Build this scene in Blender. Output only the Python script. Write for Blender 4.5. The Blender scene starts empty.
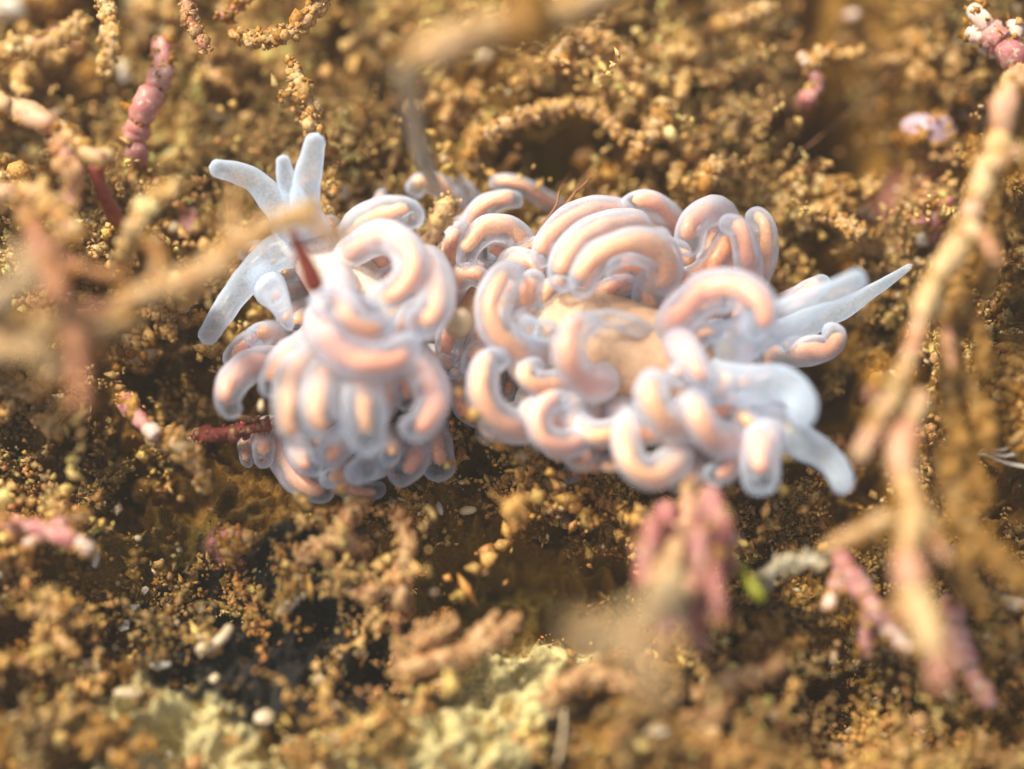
import bpy, math, random
import numpy as np
from mathutils import Vector, Matrix

random.seed(7)
rng = np.random.default_rng(7)
R = math.radians
scene = bpy.context.scene
COL = scene.collection

# ------------------------------------------------------------------ camera
D, TILT = 20.0, R(24)
CAM = Vector((0, -D * math.sin(TILT), D * math.cos(TILT)))
cd = bpy.data.cameras.new('camera')
cd.lens = 400
cd.sensor_fit = 'HORIZONTAL'
cd.sensor_width = 400 * 10.24 / D
cd.clip_start, cd.clip_end = 0.5, 300
cam = bpy.data.objects.new('camera', cd)
cam.location = CAM
cam.rotation_euler = (TILT, 0, 0)
COL.objects.link(cam)
scene.camera = cam
cd.dof.use_dof = True
cd.dof.focus_distance = D - 0.75 * math.cos(TILT)
cd.dof.aperture_fstop = 0.4 / 1.5          # a wide macro aperture, 1.5 units across

# ------------------------------------------------------------------ sky and sun
SUN_EL, SUN_AZ = R(58), R(-55)             # from the upper left of the picture
w = bpy.data.worlds.new('World')
scene.world = w
w.use_nodes = True
sky = w.node_tree.nodes.new('ShaderNodeTexSky')
sky.sky_type = 'NISHITA'
sky.sun_disc = False
sky.sun_elevation = SUN_EL
sky.sun_rotation = SUN_AZ
sky.dust_density = 4
bg = w.node_tree.nodes['Background']
bg.inputs[1].default_value = 0.095
w.node_tree.links.new(sky.outputs[0], bg.inputs[0])
sd = bpy.data.lights.new('sun', 'SUN')
sd.energy = 3.9
sd.angle = R(14)            # light spread by the water above
sd.color = (1.0, 0.95, 0.83)
sun = bpy.data.objects.new('sun', sd)
sdir = Vector((math.sin(SUN_AZ) * math.cos(SUN_EL), math.cos(SUN_AZ) * math.cos(SUN_EL), math.sin(SUN_EL)))
sun.rotation_euler = sdir.to_track_quat('Z', 'Y').to_euler()
sun.location = sdir * 30
COL.objects.link(sun)
scene.view_settings.view_transform = 'Standard'
scene.view_settings.look = 'None'
scene.view_settings.exposure = 0.84
scene.view_settings.gamma = 1
scene.cycles.use_denoising = True
scene.cycles.transparent_max_bounces = 24
scene.cycles.max_bounces = 8
scene.cycles.diffuse_bounces = 4

# ------------------------------------------------------------------ geometry of the view
CT, ST = math.cos(TILT), math.sin(TILT)


def at(px, py, z):
    """the point of height z that shows at a place of the photograph"""
    u, v = (px - 512) / 100, (384.5 - py) / 100
    d = Vector((u, D * ST + v * CT, -D * CT + v * ST))
    return CAM + d * ((z - CAM.z) / d.z)


def to_px(x, y, z=0.0):
    dx, dy, dz = x - CAM.x, y - CAM.y, z - CAM.z
    depth = dy * ST - dz * CT
    return 512 + 100 * D * dx / depth, 384.5 - 100 * D * (dy * CT + dz * ST) / depth


# ------------------------------------------------------------------ noise
PERM = rng.permutation(4096)
VALS = rng.random(4096)


def vnoise(x, y, seed=0):
    xi, yi = np.floor(x).astype(int), np.floor(y).astype(int)
    fx, fy = x - xi, y - yi
    fx, fy = fx * fx * fx * (fx * (6 * fx - 15) + 10), fy * fy * fy * (fy * (6 * fy - 15) + 10)

    def h(a, b):
        return VALS[PERM[(PERM[(a + seed * 57) % 4096] + b) % 4096]]
    return (h(xi, yi) * (1 - fx) + h(xi + 1, yi) * fx) * (1 - fy) + (h(xi, yi + 1) * (1 - fx) + h(xi + 1, yi + 1) * fx) * fy


def fbm(x, y, f, octv, seed=0, gain=0.5):
    s, a, t = 0, 1, 0
    for o in range(octv):
        s = s + a * vnoise(x * f, y * f, seed + o)
        t += a
        a *= gain
        f *= 2.03
    return s / t


def gmap(px, py, spots):
    s = np.zeros_like(px, dtype=float)
    for cx, cy, rx, ry, v in spots:
        s += v * np.exp(-((px - cx) / rx) ** 2 - ((py - cy) / ry) ** 2)
    return s


# ------------------------------------------------------------------ relief of the rock (places as in the photograph)
RELIEF = [
    (862, 105, 60, 85, -2.3), (790, 145, 75, 28, -.9), (548, 160, 66, 28, -1.7), (560, 575, 150, 50, -1.15),
    (440, 560, 70, 50, -.5), (485, 460, 40, 40, -.5), (215, 580, 70, 35, -.6), (830, 410, 50, 85, -.9),
    (820, 690, 90, 45, -.9), (960, 700, 60, 40, -.5), (205, 400, 45, 45, -.5), (120, 470, 60, 35, -.5),
    (420, 130, 40, 40, -.6), (40, 90, 60, 25, -.5), (700, 250, 400, 200, -.12), (930, 470, 70, 60, -.6),
    (355, 160, 55, 48, .75), (640, 100, 120, 60, .5), (500, 95, 90, 45, .35), (715, 190, 90, 50, .3),
    (1005, 385, 50, 90, .9), (60, 240, 110, 60, .5), (40, 350, 70, 60, .5), (130, 60, 110, 60, .3),
    (440, 710, 120, 60, .35), (370, 560, 60, 40, .3), (170, 700, 130, 50, .25), (940, 60, 80, 60, .3),
    (60, 600, 90, 80, .2), (650, 720, 90, 60, .3), (860, 210, 90, 50, .3),
]
xs = np.concatenate([np.linspace(-16, -6.6, 40)[:-1], np.linspace(-6.6, 6.6, 540), np.linspace(6.6, 16, 40)[1:]])
ys = np.concatenate([np.linspace(-14, -5.2, 36)[:-1], np.linspace(-5.2, 5.8, 450), np.linspace(5.8, 16, 40)[1:]])
GX, GY = np.meshgrid(xs, ys)
PX, PY = 512 + 100 * GX, 384.5 - 100 * CT * GY
wx = GX + .35 * (fbm(GX, GY, 1.1, 3, 91) - .5)
wy = GY + .35 * (fbm(GX, GY, 1.1, 3, 95) - .5)
big = fbm(wx, wy, .55, 3, 3) - .5
mid = 1 - np.abs(2 * fbm(wx, wy, 1.6, 3, 11) - 1)
fine = 1 - np.abs(2 * fbm(wx, wy, 5.5, 3, 21) - 1)
GZ = gmap(PX, PY, RELIEF) + .85 * big + .95 * (mid - .66) + .26 * (fine - .6) - .9 * np.clip(fbm(GX, GY, 1.35, 2, 77) - .6, 0, 1) + .05 * (fbm(GX, GY, 22, 2, 31) - .5)
RELIEF_SLUG = gmap(PX, PY, [(620, 370, 170, 110, 1), (350, 370, 110, 120, 1)]).clip(0, 1)
GZ = GZ * (1 - .75 * RELIEF_SLUG) - .12 * RELIEF_SLUG


MID = mid - .62


def ground_z(x, y, GZ=GZ):
    i = np.clip(np.searchsorted(xs, x) - 1, 0, len(xs) - 2)
    j = np.clip(np.searchsorted(ys, y) - 1, 0, len(ys) - 2)
    fx = (x - xs[i]) / (xs[i + 1] - xs[i])
    fy = (y - ys[j]) / (ys[j + 1] - ys[j])
    return (GZ[j, i] * (1 - fx) + GZ[j, i + 1] * fx) * (1 - fy) + (GZ[j + 1, i] * (1 - fx) + GZ[j + 1, i + 1] * fx) * fy


def on_ground(px, py, up=0.0):
    z = 0.0
    for _ in range(8):
        p = at(px, py, z)
        z = .5 * z + .5 * float(ground_z(p.x, p.y))
    p = at(px, py, z)
    p.z += up
    return p


# ------------------------------------------------------------------ materials
def new_mat(name):
    m = bpy.data.materials.new(name)
    m.use_nodes = True
    nt = m.node_tree
    return m, nt, nt.nodes['Principled BSDF'], nt.nodes['Material Output']


def node(nt, kind, **kw):
    n = nt.nodes.new(kind)
    for k, v in kw.items():
        setattr(n, k, v)
    return n


def speckled(name, ca, cb, scale=8, rough=.55, bump=.3, cc=None, translucent=0.0, spec=.4):
    """two colours mottled by noise, a third in small specks, and a fine relief"""
    m, nt, bs, out = new_mat(name)
    tc = node(nt, 'ShaderNodeTexCoord')
    n1 = node(nt, 'ShaderNodeTexNoise')
    n1.inputs['Scale'].default_value = scale
    n1.inputs['Detail'].default_value = 5
    nt.links.new(tc.outputs['Object'], n1.inputs['Vector'])
    cr = node(nt, 'ShaderNodeValToRGB')
    cr.color_ramp.elements[0].position, cr.color_ramp.elements[1].position = .36, .64
    cr.color_ramp.elements[0].color, cr.color_ramp.elements[1].color = (*ca, 1), (*cb, 1)
    nt.links.new(n1.outputs[0], cr.inputs[0])
    colour = cr.outputs[0]
    if cc:
        n2 = node(nt, 'ShaderNodeTexNoise')
        n2.inputs['Scale'].default_value = scale * 3.1
        n2.inputs['Detail'].default_value = 3
        nt.links.new(tc.outputs['Object'], n2.inputs['Vector'])
        st = node(nt, 'ShaderNodeMapRange')
        st.inputs[1].default_value, st.inputs[2].default_value = .56, .68
        nt.links.new(n2.outputs[0], st.inputs[0])
        mx = node(nt, 'ShaderNodeMix', data_type='RGBA')
        nt.links.new(st.outputs[0], mx.inputs[0])
        nt.links.new(colour, mx.inputs[6])
        mx.inputs[7].default_value = (*cc, 1)
        colour = mx.outputs[2]
    nt.links.new(colour, bs.inputs['Base Color'])
    bs.inputs['Roughness'].default_value = rough
    bs.inputs['Specular IOR Level'].default_value = spec
    n3 = node(nt, 'ShaderNodeTexNoise')
    n3.inputs['Scale'].default_value = scale * 5
    n3.inputs['Detail'].default_value = 4
    nt.links.new(tc.outputs['Object'], n3.inputs['Vector'])
    b = node(nt, 'ShaderNodeBump')
    b.inputs['Strength'].default_value = bump
    b.inputs['Distance'].default_value = .05
    nt.links.new(n3.outputs[0], b.inputs['Height'])
    nt.links.new(b.outputs[0], bs.inputs['Normal'])
    if translucent:
        tr = node(nt, 'ShaderNodeBsdfTranslucent')
        nt.links.new(colour, tr.inputs[0])
        mix = node(nt, 'ShaderNodeMixShader')
        mix.inputs[0].default_value = translucent
        nt.links.new(bs.outputs[0], mix.inputs[1])
        nt.links.new(tr.outputs[0], mix.inputs[2])
        nt.links.new(mix.outputs[0], out.inputs[0])
    return m


def attr_mat(name, rough, translucent, bump=.25, bscale=30, spec=.4):
    m, nt, bs, out = new_mat(name)
    at_ = node(nt, 'ShaderNodeAttribute', attribute_name='tint')
    tc = node(nt, 'ShaderNodeTexCoord')
    n1 = node(nt, 'ShaderNodeTexNoise')
    n1.inputs['Scale'].default_value = bscale
    n1.inputs['Detail'].default_value = 5
    nt.links.new(tc.outputs['Object'], n1.inputs['Vector'])
    mr = node(nt, 'ShaderNodeMapRange')
    mr.inputs[1].default_value, mr.inputs[2].default_value = .3, .7
    mr.inputs[3].default_value, mr.inputs[4].default_value = .55, 1.45
    nt.links.new(n1.outputs[0], mr.inputs[0])
    mul = node(nt, 'ShaderNodeVectorMath', operation='SCALE')
    nt.links.new(at_.outputs['Color'], mul.inputs[0])
    nt.links.new(mr.outputs[0], mul.inputs['Scale'])
    nt.links.new(mul.outputs[0], bs.inputs['Base Color'])
    bs.inputs['Roughness'].default_value = rough
    bs.inputs['Specular IOR Level'].default_value = spec
    b = node(nt, 'ShaderNodeBump')
    b.inputs['Strength'].default_value = bump
    b.inputs['Distance'].default_value = .04
    nt.links.new(n1.outputs[0], b.inputs['Height'])
    nt.links.new(b.outputs[0], bs.inputs['Normal'])
    if translucent:
        tr = node(nt, 'ShaderNodeBsdfTranslucent')
        nt.links.new(mul.outputs[0], tr.inputs[0])
        mix = node(nt, 'ShaderNodeMixShader')
        mix.inputs[0].default_value = translucent
        nt.links.new(bs.outputs[0], mix.inputs[1])
        nt.links.new(tr.outputs[0], mix.inputs[2])
        nt.links.new(mix.outputs[0], out.inputs[0])
    return m


def milky(name, col, lo, hi, rough=.22, tint_tip=None):
    """clear jelly skin: see-through where it is looked at straight on, milky where it is crossed at a slant"""
    m, nt, bs, out = new_mat(name)
    tc = node(nt, 'ShaderNodeTexCoord')
    n1 = node(nt, 'ShaderNodeTexNoise')
    n1.inputs['Scale'].default_value = 9
    n1.inputs['Detail'].default_value = 4
    nt.links.new(tc.outputs['Object'], n1.inputs['Vector'])
    cr = node(nt, 'ShaderNodeMix', data_type='RGBA')
    cr.inputs[6].default_value = (*col, 1)
    cr.inputs[7].default_value = (*(tint_tip or col), 1)
    nt.links.new(n1.outputs[0], cr.inputs[0])
    nt.links.new(cr.outputs[2], bs.inputs['Base Color'])
    bs.inputs['Roughness'].default_value = rough
    bs.inputs['Specular IOR Level'].default_value = .45
    tl = node(nt, 'ShaderNodeBsdfTranslucent')
    nt.links.new(cr.outputs[2], tl.inputs[0])
    m1 = node(nt, 'ShaderNodeMixShader')
    m1.inputs[0].default_value = .6
    nt.links.new(bs.outputs[0], m1.inputs[1])
    nt.links.new(tl.outputs[0], m1.inputs[2])
    lw = node(nt, 'ShaderNodeLayerWeight')
    lw.inputs[0].default_value = .5
    rp = node(nt, 'ShaderNodeValToRGB')
    e = rp.color_ramp.elements
    e[0].position, e[0].color = .01, (lo, lo, lo, 1)
    e[1].position, e[1].color = .6, (hi, hi, hi, 1)
    for pos, part in ((.10, .10), (.24, .32), (.42, .62)):
        k = e.new(pos)
        c = lo + part * (hi - lo)
        k.color = (c, c, c, 1)
    nt.links.new(lw.outputs['Facing'], rp.inputs[0])
    tp = node(nt, 'ShaderNodeBsdfTransparent')
    m2 = node(nt, 'ShaderNodeMixShader')
    n2 = node(nt, 'ShaderNodeTexNoise')                      # thinner and thicker places, fine white specks
    n2.inputs['Scale'].default_value = 38
    n2.inputs['Detail'].default_value = 3
    nt.links.new(tc.outputs['Object'], n2.inputs['Vector'])
    mr = node(nt, 'ShaderNodeMapRange')
    mr.inputs[1].default_value, mr.inputs[2].default_value = .3, .75
    mr.inputs[3].default_value, mr.inputs[4].default_value = -.05, .12
    nt.links.new(n2.outputs[0], mr.inputs[0])
    ad = node(nt, 'ShaderNodeMath', operation='ADD', use_clamp=True)
    nt.links.new(rp.outputs[0], ad.inputs[0])
    nt.links.new(mr.outputs[0], ad.inputs[1])
    nt.links.new(ad.outputs[0], m2.inputs[0])
    nt.links.new(tp.outputs[0], m2.inputs[1])
    nt.links.new(m1.outputs[0], m2.inputs[2])
    nt.links.new(m2.outputs[0], out.inputs[0])
    return m


def soft(name, col, col2, sss=.4, rough=.4):
    m, nt, bs, out = new_mat(name)
    tc = node(nt, 'ShaderNodeTexCoord')
    n1 = node(nt, 'ShaderNodeTexNoise')
    n1.inputs['Scale'].default_value = 7
    nt.links.new(tc.outputs['Object'], n1.inputs['Vector'])
    oi = node(nt, 'ShaderNodeObjectInfo')
    ad = node(nt, 'ShaderNodeMath', operation='MULTIPLY_ADD')
    ad.inputs[1].default_value = .8
    nt.links.new(oi.outputs['Random'], ad.inputs[0])
    sb = node(nt, 'ShaderNodeMath', operation='SUBTRACT')
    sb.inputs[1].default_value = .4
    nt.links.new(n1.outputs[0], sb.inputs[0])
    nt.links.new(sb.outputs[0], ad.inputs[2])
    cr = node(nt, 'ShaderNodeMix', data_type='RGBA')
    cr.inputs[6].default_value, cr.inputs[7].default_value = (*col, 1), (*col2, 1)
    nt.links.new(ad.outputs[0], cr.inputs[0])
    n2 = node(nt, 'ShaderNodeTexNoise')                      # grainy, branching tissue
    n2.inputs['Scale'].default_value = 26
    n2.inputs['Detail'].default_value = 5
    nt.links.new(tc.outputs['Object'], n2.inputs['Vector'])
    mr = node(nt, 'ShaderNodeMapRange')
    mr.inputs[1].default_value, mr.inputs[2].default_value = .35, .65
    mr.inputs[3].default_value, mr.inputs[4].default_value = .82, 1.06
    nt.links.new(n2.outputs[0], mr.inputs[0])
    sc_ = node(nt, 'ShaderNodeVectorMath', operation='SCALE')
    nt.links.new(cr.outputs[2], sc_.inputs[0])
    nt.links.new(mr.outputs[0], sc_.inputs['Scale'])
    nt.links.new(sc_.outputs[0], bs.inputs['Base Color'])
    bs.inputs['Roughness'].default_value = rough
    bs.inputs['Subsurface Weight'].default_value = sss
    bs.inputs['Subsurface Scale'].default_value = .12
    bs.inputs['Subsurface Radius'].default_value = (1, .5, .3)
    return m


M_SKIN = milky('milky_skin', (.66, .84, 1.0), .09, .80, tint_tip=(.86, .91, 1.0))
M_TENT = milky('tentacle_skin', (.66, .84, 1.0), .34, .86, tint_tip=(.90, .94, 1.0))
M_FOOT = milky('foot_skin', (.62, .52, .48), .35, .7, tint_tip=(.7, .6, .5))
M_CORE = soft('peach_core', (.97, .40, .23), (.95, .48, .20))
M_PALE = soft('pale_body', (.74, .56, .44), (.80, .66, .56), .6)
M_BODY = soft('tan_body', (.66, .40, .22), (.74, .50, .31), .5)
M_GROUND = attr_mat('reef_rock', .65, 0, .6, 26, .2)
M_TURF = attr_mat('turf_crust', .42, .32, .3, 34, .25)
M_YELLOW = speckled('yellow_coralline', (.56, .34, .12), (.66, .46, .22), 4, .5, .25, (.62, .24, .18), .12)
M_BROWN = speckled('brown_weed', (.36, .2, .05), (.46, .28, .09), 5, .5, .3, (.28, .13, .04), .25)
M_PINKISH = speckled('flushed_coralline', (.58, .27, .15), (.62, .40, .22), 4, .5, .25, (.6, .2, .16), .12)
M_TANB = speckled('tan_coralline', (.56, .31, .12), (.62, .42, .20), 5, .6, .3, (.50, .2, .13), .12)
M_PINK = speckled('pink_coralline', (.52, .17, .15), (.62, .30, .24), 6, .5, .25, (.70, .50, .40), .12)
M_ROSE = speckled('rose_coralline', (.44, .13, .13), (.56, .30, .24), 5, .5, .3, (.62, .46, .34), .15)
M_CRIMSON = speckled('crimson_weed', (.34, .07, .07), (.48, .20, .15), 6, .5, .3, (.58, .40, .28), .15)
M_RED = speckled('red_weed', (.26, .035, .03), (.36, .09, .05), 8, .45, .3, None, .25)
M_RUST = speckled('rusty_weed', (.42, .14, .08), (.52, .24, .12), 5, .5, .3, (.56, .38, .2), .2)
M_TIP = speckled('white_tip', (.62, .40, .30), (.72, .56, .44), 9, .5, .15)
M_WHITE = speckled('white_shell', (.66, .55, .38), (.80, .74, .62), 7, .3, .15, None, .2, .6)
M_CREAM = speckled('cream_shell', (.66, .48, .25), (.74, .60, .38), 7, .35, .2, None, .2, .6)
M_STONE = speckled('beige_stone', (.50, .33, .15), (.64, .48, .27), 6, .6, .4, (.44, .26, .1))
M_AMBER = speckled('amber_grain', (.50, .28, .07), (.62, .38, .13), 7, .3, .2, None, .3, .6)
M_GREEN = speckled('green_blade', (.36, .36, .03), (.48, .44, .04), 6, .4, .15, None, .3)
M_GREY = speckled('grey_weed', (.33, .29, .2), (.47, .42, .3), 6, .55, .3, (.25, .17, .08))
M_GLASS = milky('clear_jelly', (.7, .66, .55), .10, .5)
M_HAIR = speckled('hair_weed', (.25, .10, .05), (.36, .18, .08), 6, .5, .1, None, .2)
M_LILAC = speckled('lilac_crust', (.45, .30, .36), (.58, .42, .44), 6, .5, .3, (.55, .33, .22))


# ------------------------------------------------------------------ mesh helpers
def link(name, me, mat, parent=None):
    o = bpy.data.objects.new(name, me)
    if mat and not me.materials:
        me.materials.append(mat)
    COL.objects.link(o)
    if parent:
        o.parent = parent
    return o


def smooth_shade(me):
    me.polygons.foreach_set('use_smooth', [True] * len(me.polygons))


def catmull(pts, n):
    P = np.array([tuple(p) for p in pts], float)
    if len(P) == 2:
        P = np.array([P[0], (P[0] + P[1]) / 2, P[1]])
    seg = np.linalg.norm(np.diff(P, axis=0), axis=1)
    t = np.concatenate([[0], np.cumsum(np.maximum(seg, 1e-4) ** .6)])
    t /= t[-1]
    Q = np.vstack([2 * P[0] - P[1], P, 2 * P[-1] - P[-2]])
    out = []
    for s in np.linspace(0, 1, n):
        i = min(max(np.searchsorted(t, s, 'right') - 1, 0), len(P) - 2)
        f = (s - t[i]) / (t[i + 1] - t[i])
        a, b, c, d = Q[i], Q[i + 1], Q[i + 2], Q[i + 3]
        out.append(.5 * (2 * b + (c - a) * f + (2 * a - 5 * b + 4 * c - d) * f * f + (3 * b - a - 3 * c + d) * f ** 3))
    C = np.array(out)
    d = np.concatenate([[0], np.cumsum(np.linalg.norm(np.diff(C, axis=0), axis=1))])   # even spacing along its length
    s = np.linspace(0, d[-1], n)
    return np.stack([np.interp(s, d, C[:, k]) for k in range(3)], 1)


def sweep(C, rad, seg=14, flat=None, wob=0.0, origin=(0, 0, 0)):
    """closed tube round the line C; flat = (sideways, upward) factors of a ribbon section"""
    C = np.asarray(C, float) - np.array(origin)
    n = len(C)
    T = np.gradient(C, axis=0)
    T /= np.linalg.norm(T, axis=1)[:, None] + 1e-9
    N = np.zeros_like(C)
    if flat:
        up = np.array([0, 0, 1.0])
        for i in range(n):
            N[i] = np.cross(up, T[i])
            N[i] /= np.linalg.norm(N[i]) + 1e-9
    else:
        a = np.array([0, 0, 1.0]) if abs(T[0][2]) < .9 else np.array([1.0, 0, 0])
        v = np.cross(T[0], a)
        for i in range(n):
            v = v - T[i] * np.dot(v, T[i])
            v /= np.linalg.norm(v) + 1e-9
            N[i] = v
    B = np.cross(T, N)
    fa, fb = flat or (1, 1)
    ang = np.linspace(0, 2 * np.pi, seg, endpoint=False)
    ph = rng.random(6) * 6.28
    r = np.asarray(rad)[:, None] * np.ones((1, seg))
    if wob:
        ii = np.arange(n)[:, None] / n
        r = r * (1 + wob * (.5 * np.sin(2 * ang + ph[0] + 9 * ii) + .35 * np.sin(3 * ang + ph[1] - 17 * ii) + .4 * np.sin(23 * ii + ph[2]) + .3 * np.sin(41 * ii + ang + ph[3])))
    V = C[:, None] + r[..., None] * (fa * np.cos(ang)[None, :, None] * N[:, None] + fb * np.sin(ang)[None, :, None] * B[:, None])
    verts = V.reshape(-1, 3).tolist() + [C[0].tolist(), C[-1].tolist()]
    f = []
    for i in range(n - 1):
        for j in range(seg):
            k = (j + 1) % seg
            f.append((i * seg + j, i * seg + k, (i + 1) * seg + k, (i + 1) * seg + j))
    a, b = n * seg, n * seg + 1
    for j in range(seg):
        k = (j + 1) % seg
        f.append((a, k, j))
        f.append((b, (n - 1) * seg + j, (n - 1) * seg + k))
    me = bpy.data.meshes.new('tube')
    me.from_pydata(verts, [], f)
    smooth_shade(me)
    return me


def round_ends(n, r0, r1, L, mid=None, start=True):
    """radii along a tube that goes from r0 to r1 and closes round at its ends"""
    t = np.linspace(0, 1, n)
    r = r0 + (r1 - r0) * t
    if mid is not None:
        r = r0 * (1 - t) ** 2 + 2 * mid * t * (1 - t) * 1.15 + r1 * t ** 2
    e = min(.45, r1 / max(L, 1e-6))
    k = t > 1 - e
    r[k] *= np.sqrt(np.clip(1 - ((t[k] - (1 - e)) / e) ** 2, 0.0, 1))
    if start:
        e = min(.45, r0 / max(L, 1e-6))
        k = t < e
        r[k] *= np.sqrt(np.clip(1 - ((e - t[k]) / e) ** 2, 0.0, 1))
    return np.maximum(r, 1e-3)


ICO_V, ICO_F = None, None


def ico(sub):
    import bmesh
    bm = bmesh.new()
    bmesh.ops.create_icosphere(bm, subdivisions=sub, radius=1)
    v = np.array([x.co[:] for x in bm.verts])
    f = np.array([[q.index for q in x.verts] for x in bm.faces])
    bm.free()
    return v, f


ICO1, ICO2, ICO3 = ico(1), ico(2), ico(3)


def rand_rot(n):
    q = rng.normal(size=(n, 4))
    q /= np.linalg.norm(q, axis=1)[:, None]
    a, b, c, d = q.T
    return np.stack([np.stack([1 - 2 * (c * c + d * d), 2 * (b * c - d * a), 2 * (b * d + c * a)], 1),
                     np.stack([2 * (b * c + d * a), 1 - 2 * (b * b + d * d), 2 * (c * d - b * a)], 1),
                     np.stack([2 * (b * d - c * a), 2 * (c * d + b * a), 1 - 2 * (b * b + c * c)], 1)], 1)


def blobs(name, cen, rad, tint, mat, parent=None, base=None, aniso=.35, jit=.22, smooth=True):
    """many small uneven lumps in one mesh, each with its own colour"""
    V0, F0 = base or ICO1
    n, nv = len(cen), len(V0)
    sc = np.exp(rng.normal(0, aniso, (n, 1, 3)).clip(-1.2, .95))
    V = V0[None] * sc * (1 + rng.uniform(-jit, jit, (n, nv, 1)))
    V = np.einsum('nij,nvj->nvi', rand_rot(n), V) * np.asarray(rad)[:, None, None] + np.asarray(cen)[:, None]
    F = F0[None] + (np.arange(n) * nv)[:, None, None]
    F = F.reshape(-1, 3)
    me = bpy.data.meshes.new(name)
    me.vertices.add(n * nv)
    me.vertices.foreach_set('co', V.astype(np.float32).ravel())
    me.loops.add(F.size)
    me.loops.foreach_set('vertex_index', F.ravel().astype(np.int32))
    me.polygons.add(len(F))
    me.polygons.foreach_set('loop_start', np.arange(0, F.size, 3, dtype=np.int32))
    me.update(calc_edges=True)
    if smooth:
        me.polygons.foreach_set('use_smooth', np.ones(len(F), bool))
    ca = me.attributes.new('tint', 'FLOAT_COLOR', 'POINT')
    c4 = np.ones((n, nv, 4), np.float32)
    c4[..., :3] = np.asarray(tint)[:, None]
    ca.data.foreach_set('color', c4.ravel())
    return link(name, me, mat, parent)


def lump_mesh(r, squash=(1, 1, 1), rough=.18, base=None, seed=0, facet=False):
    V0, F0 = base or ICO3
    rs = np.random.default_rng(seed)
    d = np.zeros(len(V0))
    for k in range(9):
        q = rs.normal(size=3) * (1.2 + .5 * k)
        d += np.sin(V0 @ q + rs.random() * 6.28) / (1 + .55 * k)
    V = V0 * (1 + rough * d[:, None] * .5) * np.array(squash) * r
    me = bpy.data.meshes.new('lump')
    me.from_pydata(V.tolist(), [], F0.tolist())
    if not facet:
        smooth_shade(me)
    return me


def tag(o, label=None, cat=None, group=None, kind=None):
    for k, v in (('label', label), ('category', cat), ('group', group), ('kind', kind)):
        if v:
            o[k] = v
    return o


def thing(name, loc, label, cat, group=None):
    o = bpy.data.objects.new(name, None)
    o.empty_display_size = .1
    o.location = loc
    COL.objects.link(o)
    return tag(o, label, cat, group)


# ------------------------------------------------------------------ the rock
def ground_tint(px, py, x, y):
    n1 = fbm(x, y, 1.7, 4, 41)
    n2 = fbm(x, y, 6.0, 3, 47)
    n3 = fbm(x, y, 3.2, 4, 53, .65)
    c = np.ones(px.shape + (3,)) * np.array([.17, .078, .009])

    def mix(c, col, f):
        f = np.clip(f, 0, 1)[..., None]
        return c * (1 - f) + np.array(col) * f
    c = mix(c, (.32, .16, .024), (n1 - .46) * 3)
    c = mix(c, (.09, .048, .008), (n2 - .56) * 5)
    olive = gmap(px, py, [(550, 165, 70, 35, 1.2), (470, 580, 140, 50, .8), (960, 620, 80, 60, .5), (190, 540, 60, 30, .6)])
    c = mix(c, (.15, .12, .02), olive * (.35 + 1.1 * n1))
    black = gmap(px, py, [(235, 620, 85, 65, 1.9), (340, 665, 80, 78, 1.9), (535, 720, 40, 50, 1.0), (375, 660, 40, 55, 1.0), (290, 560, 60, 30, .7), (50, 690, 60, 30, .5), (120, 270, 30, 30, .2)])
    c = mix(c, (.012, .010, .008), (black * (.25 + 1.4 * n3) * (.15 + 1.75 * fbm(x, y, 8.0, 3, 57, .6)) - .5) * 4)
    yel = gmap(px, py, [(440, 735, 85, 48, 1.6), (505, 655, 65, 48, 1.4), (180, 715, 75, 45, 1.6), (560, 640, 50, 30, .8), (300, 740, 60, 30, .7)])
    n4 = fbm(x, y, 9.0, 3, 59, .6)
    c = mix(c, (.52, .43, .19), (yel * (.3 + 1.2 * n3) * (.35 + 1.3 * n4) - .42) * 3)
    rose = gmap(px, py, [(915, 170, 60, 40, .8), (700, 240, 40, 20, .4), (590, 190, 30, 20, .8), (240, 545, 30, 20, .9), (850, 150, 40, 30, .6)])
    c = mix(c, (.38, .15, .12), (rose * (.4 + 1.2 * n3) - .35) * 4)
    return c


gv = np.stack([GX, GY, GZ], -1).reshape(-1, 3)
ny, nx = GX.shape
ii = np.arange(ny * nx).reshape(ny, nx)
gf = np.stack([ii[:-1, :-1], ii[:-1, 1:], ii[1:, 1:], ii[1:, :-1]], -1).reshape(-1, 4)
me = bpy.data.meshes.new('reef_rock')
me.vertices.add(len(gv))
me.vertices.foreach_set('co', gv.astype(np.float32).ravel())
me.loops.add(gf.size)
me.loops.foreach_set('vertex_index', gf.ravel().astype(np.int32))
me.polygons.add(len(gf))
me.polygons.foreach_set('loop_start', np.arange(0, gf.size, 4, dtype=np.int32))
me.update(calc_edges=True)
me.polygons.foreach_set('use_smooth', np.ones(len(gf), bool))
tint = np.ones((ny, nx, 4), np.float32)
tint[..., :3] = ground_tint(PX, PY, GX, GY)
me.attributes.new('tint', 'FLOAT_COLOR', 'POINT').data.foreach_set('color', tint.ravel())
tag(link('ground', me, M_GROUND), 'brown reef rock under the turf and the two slugs', kind='structure')

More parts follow.
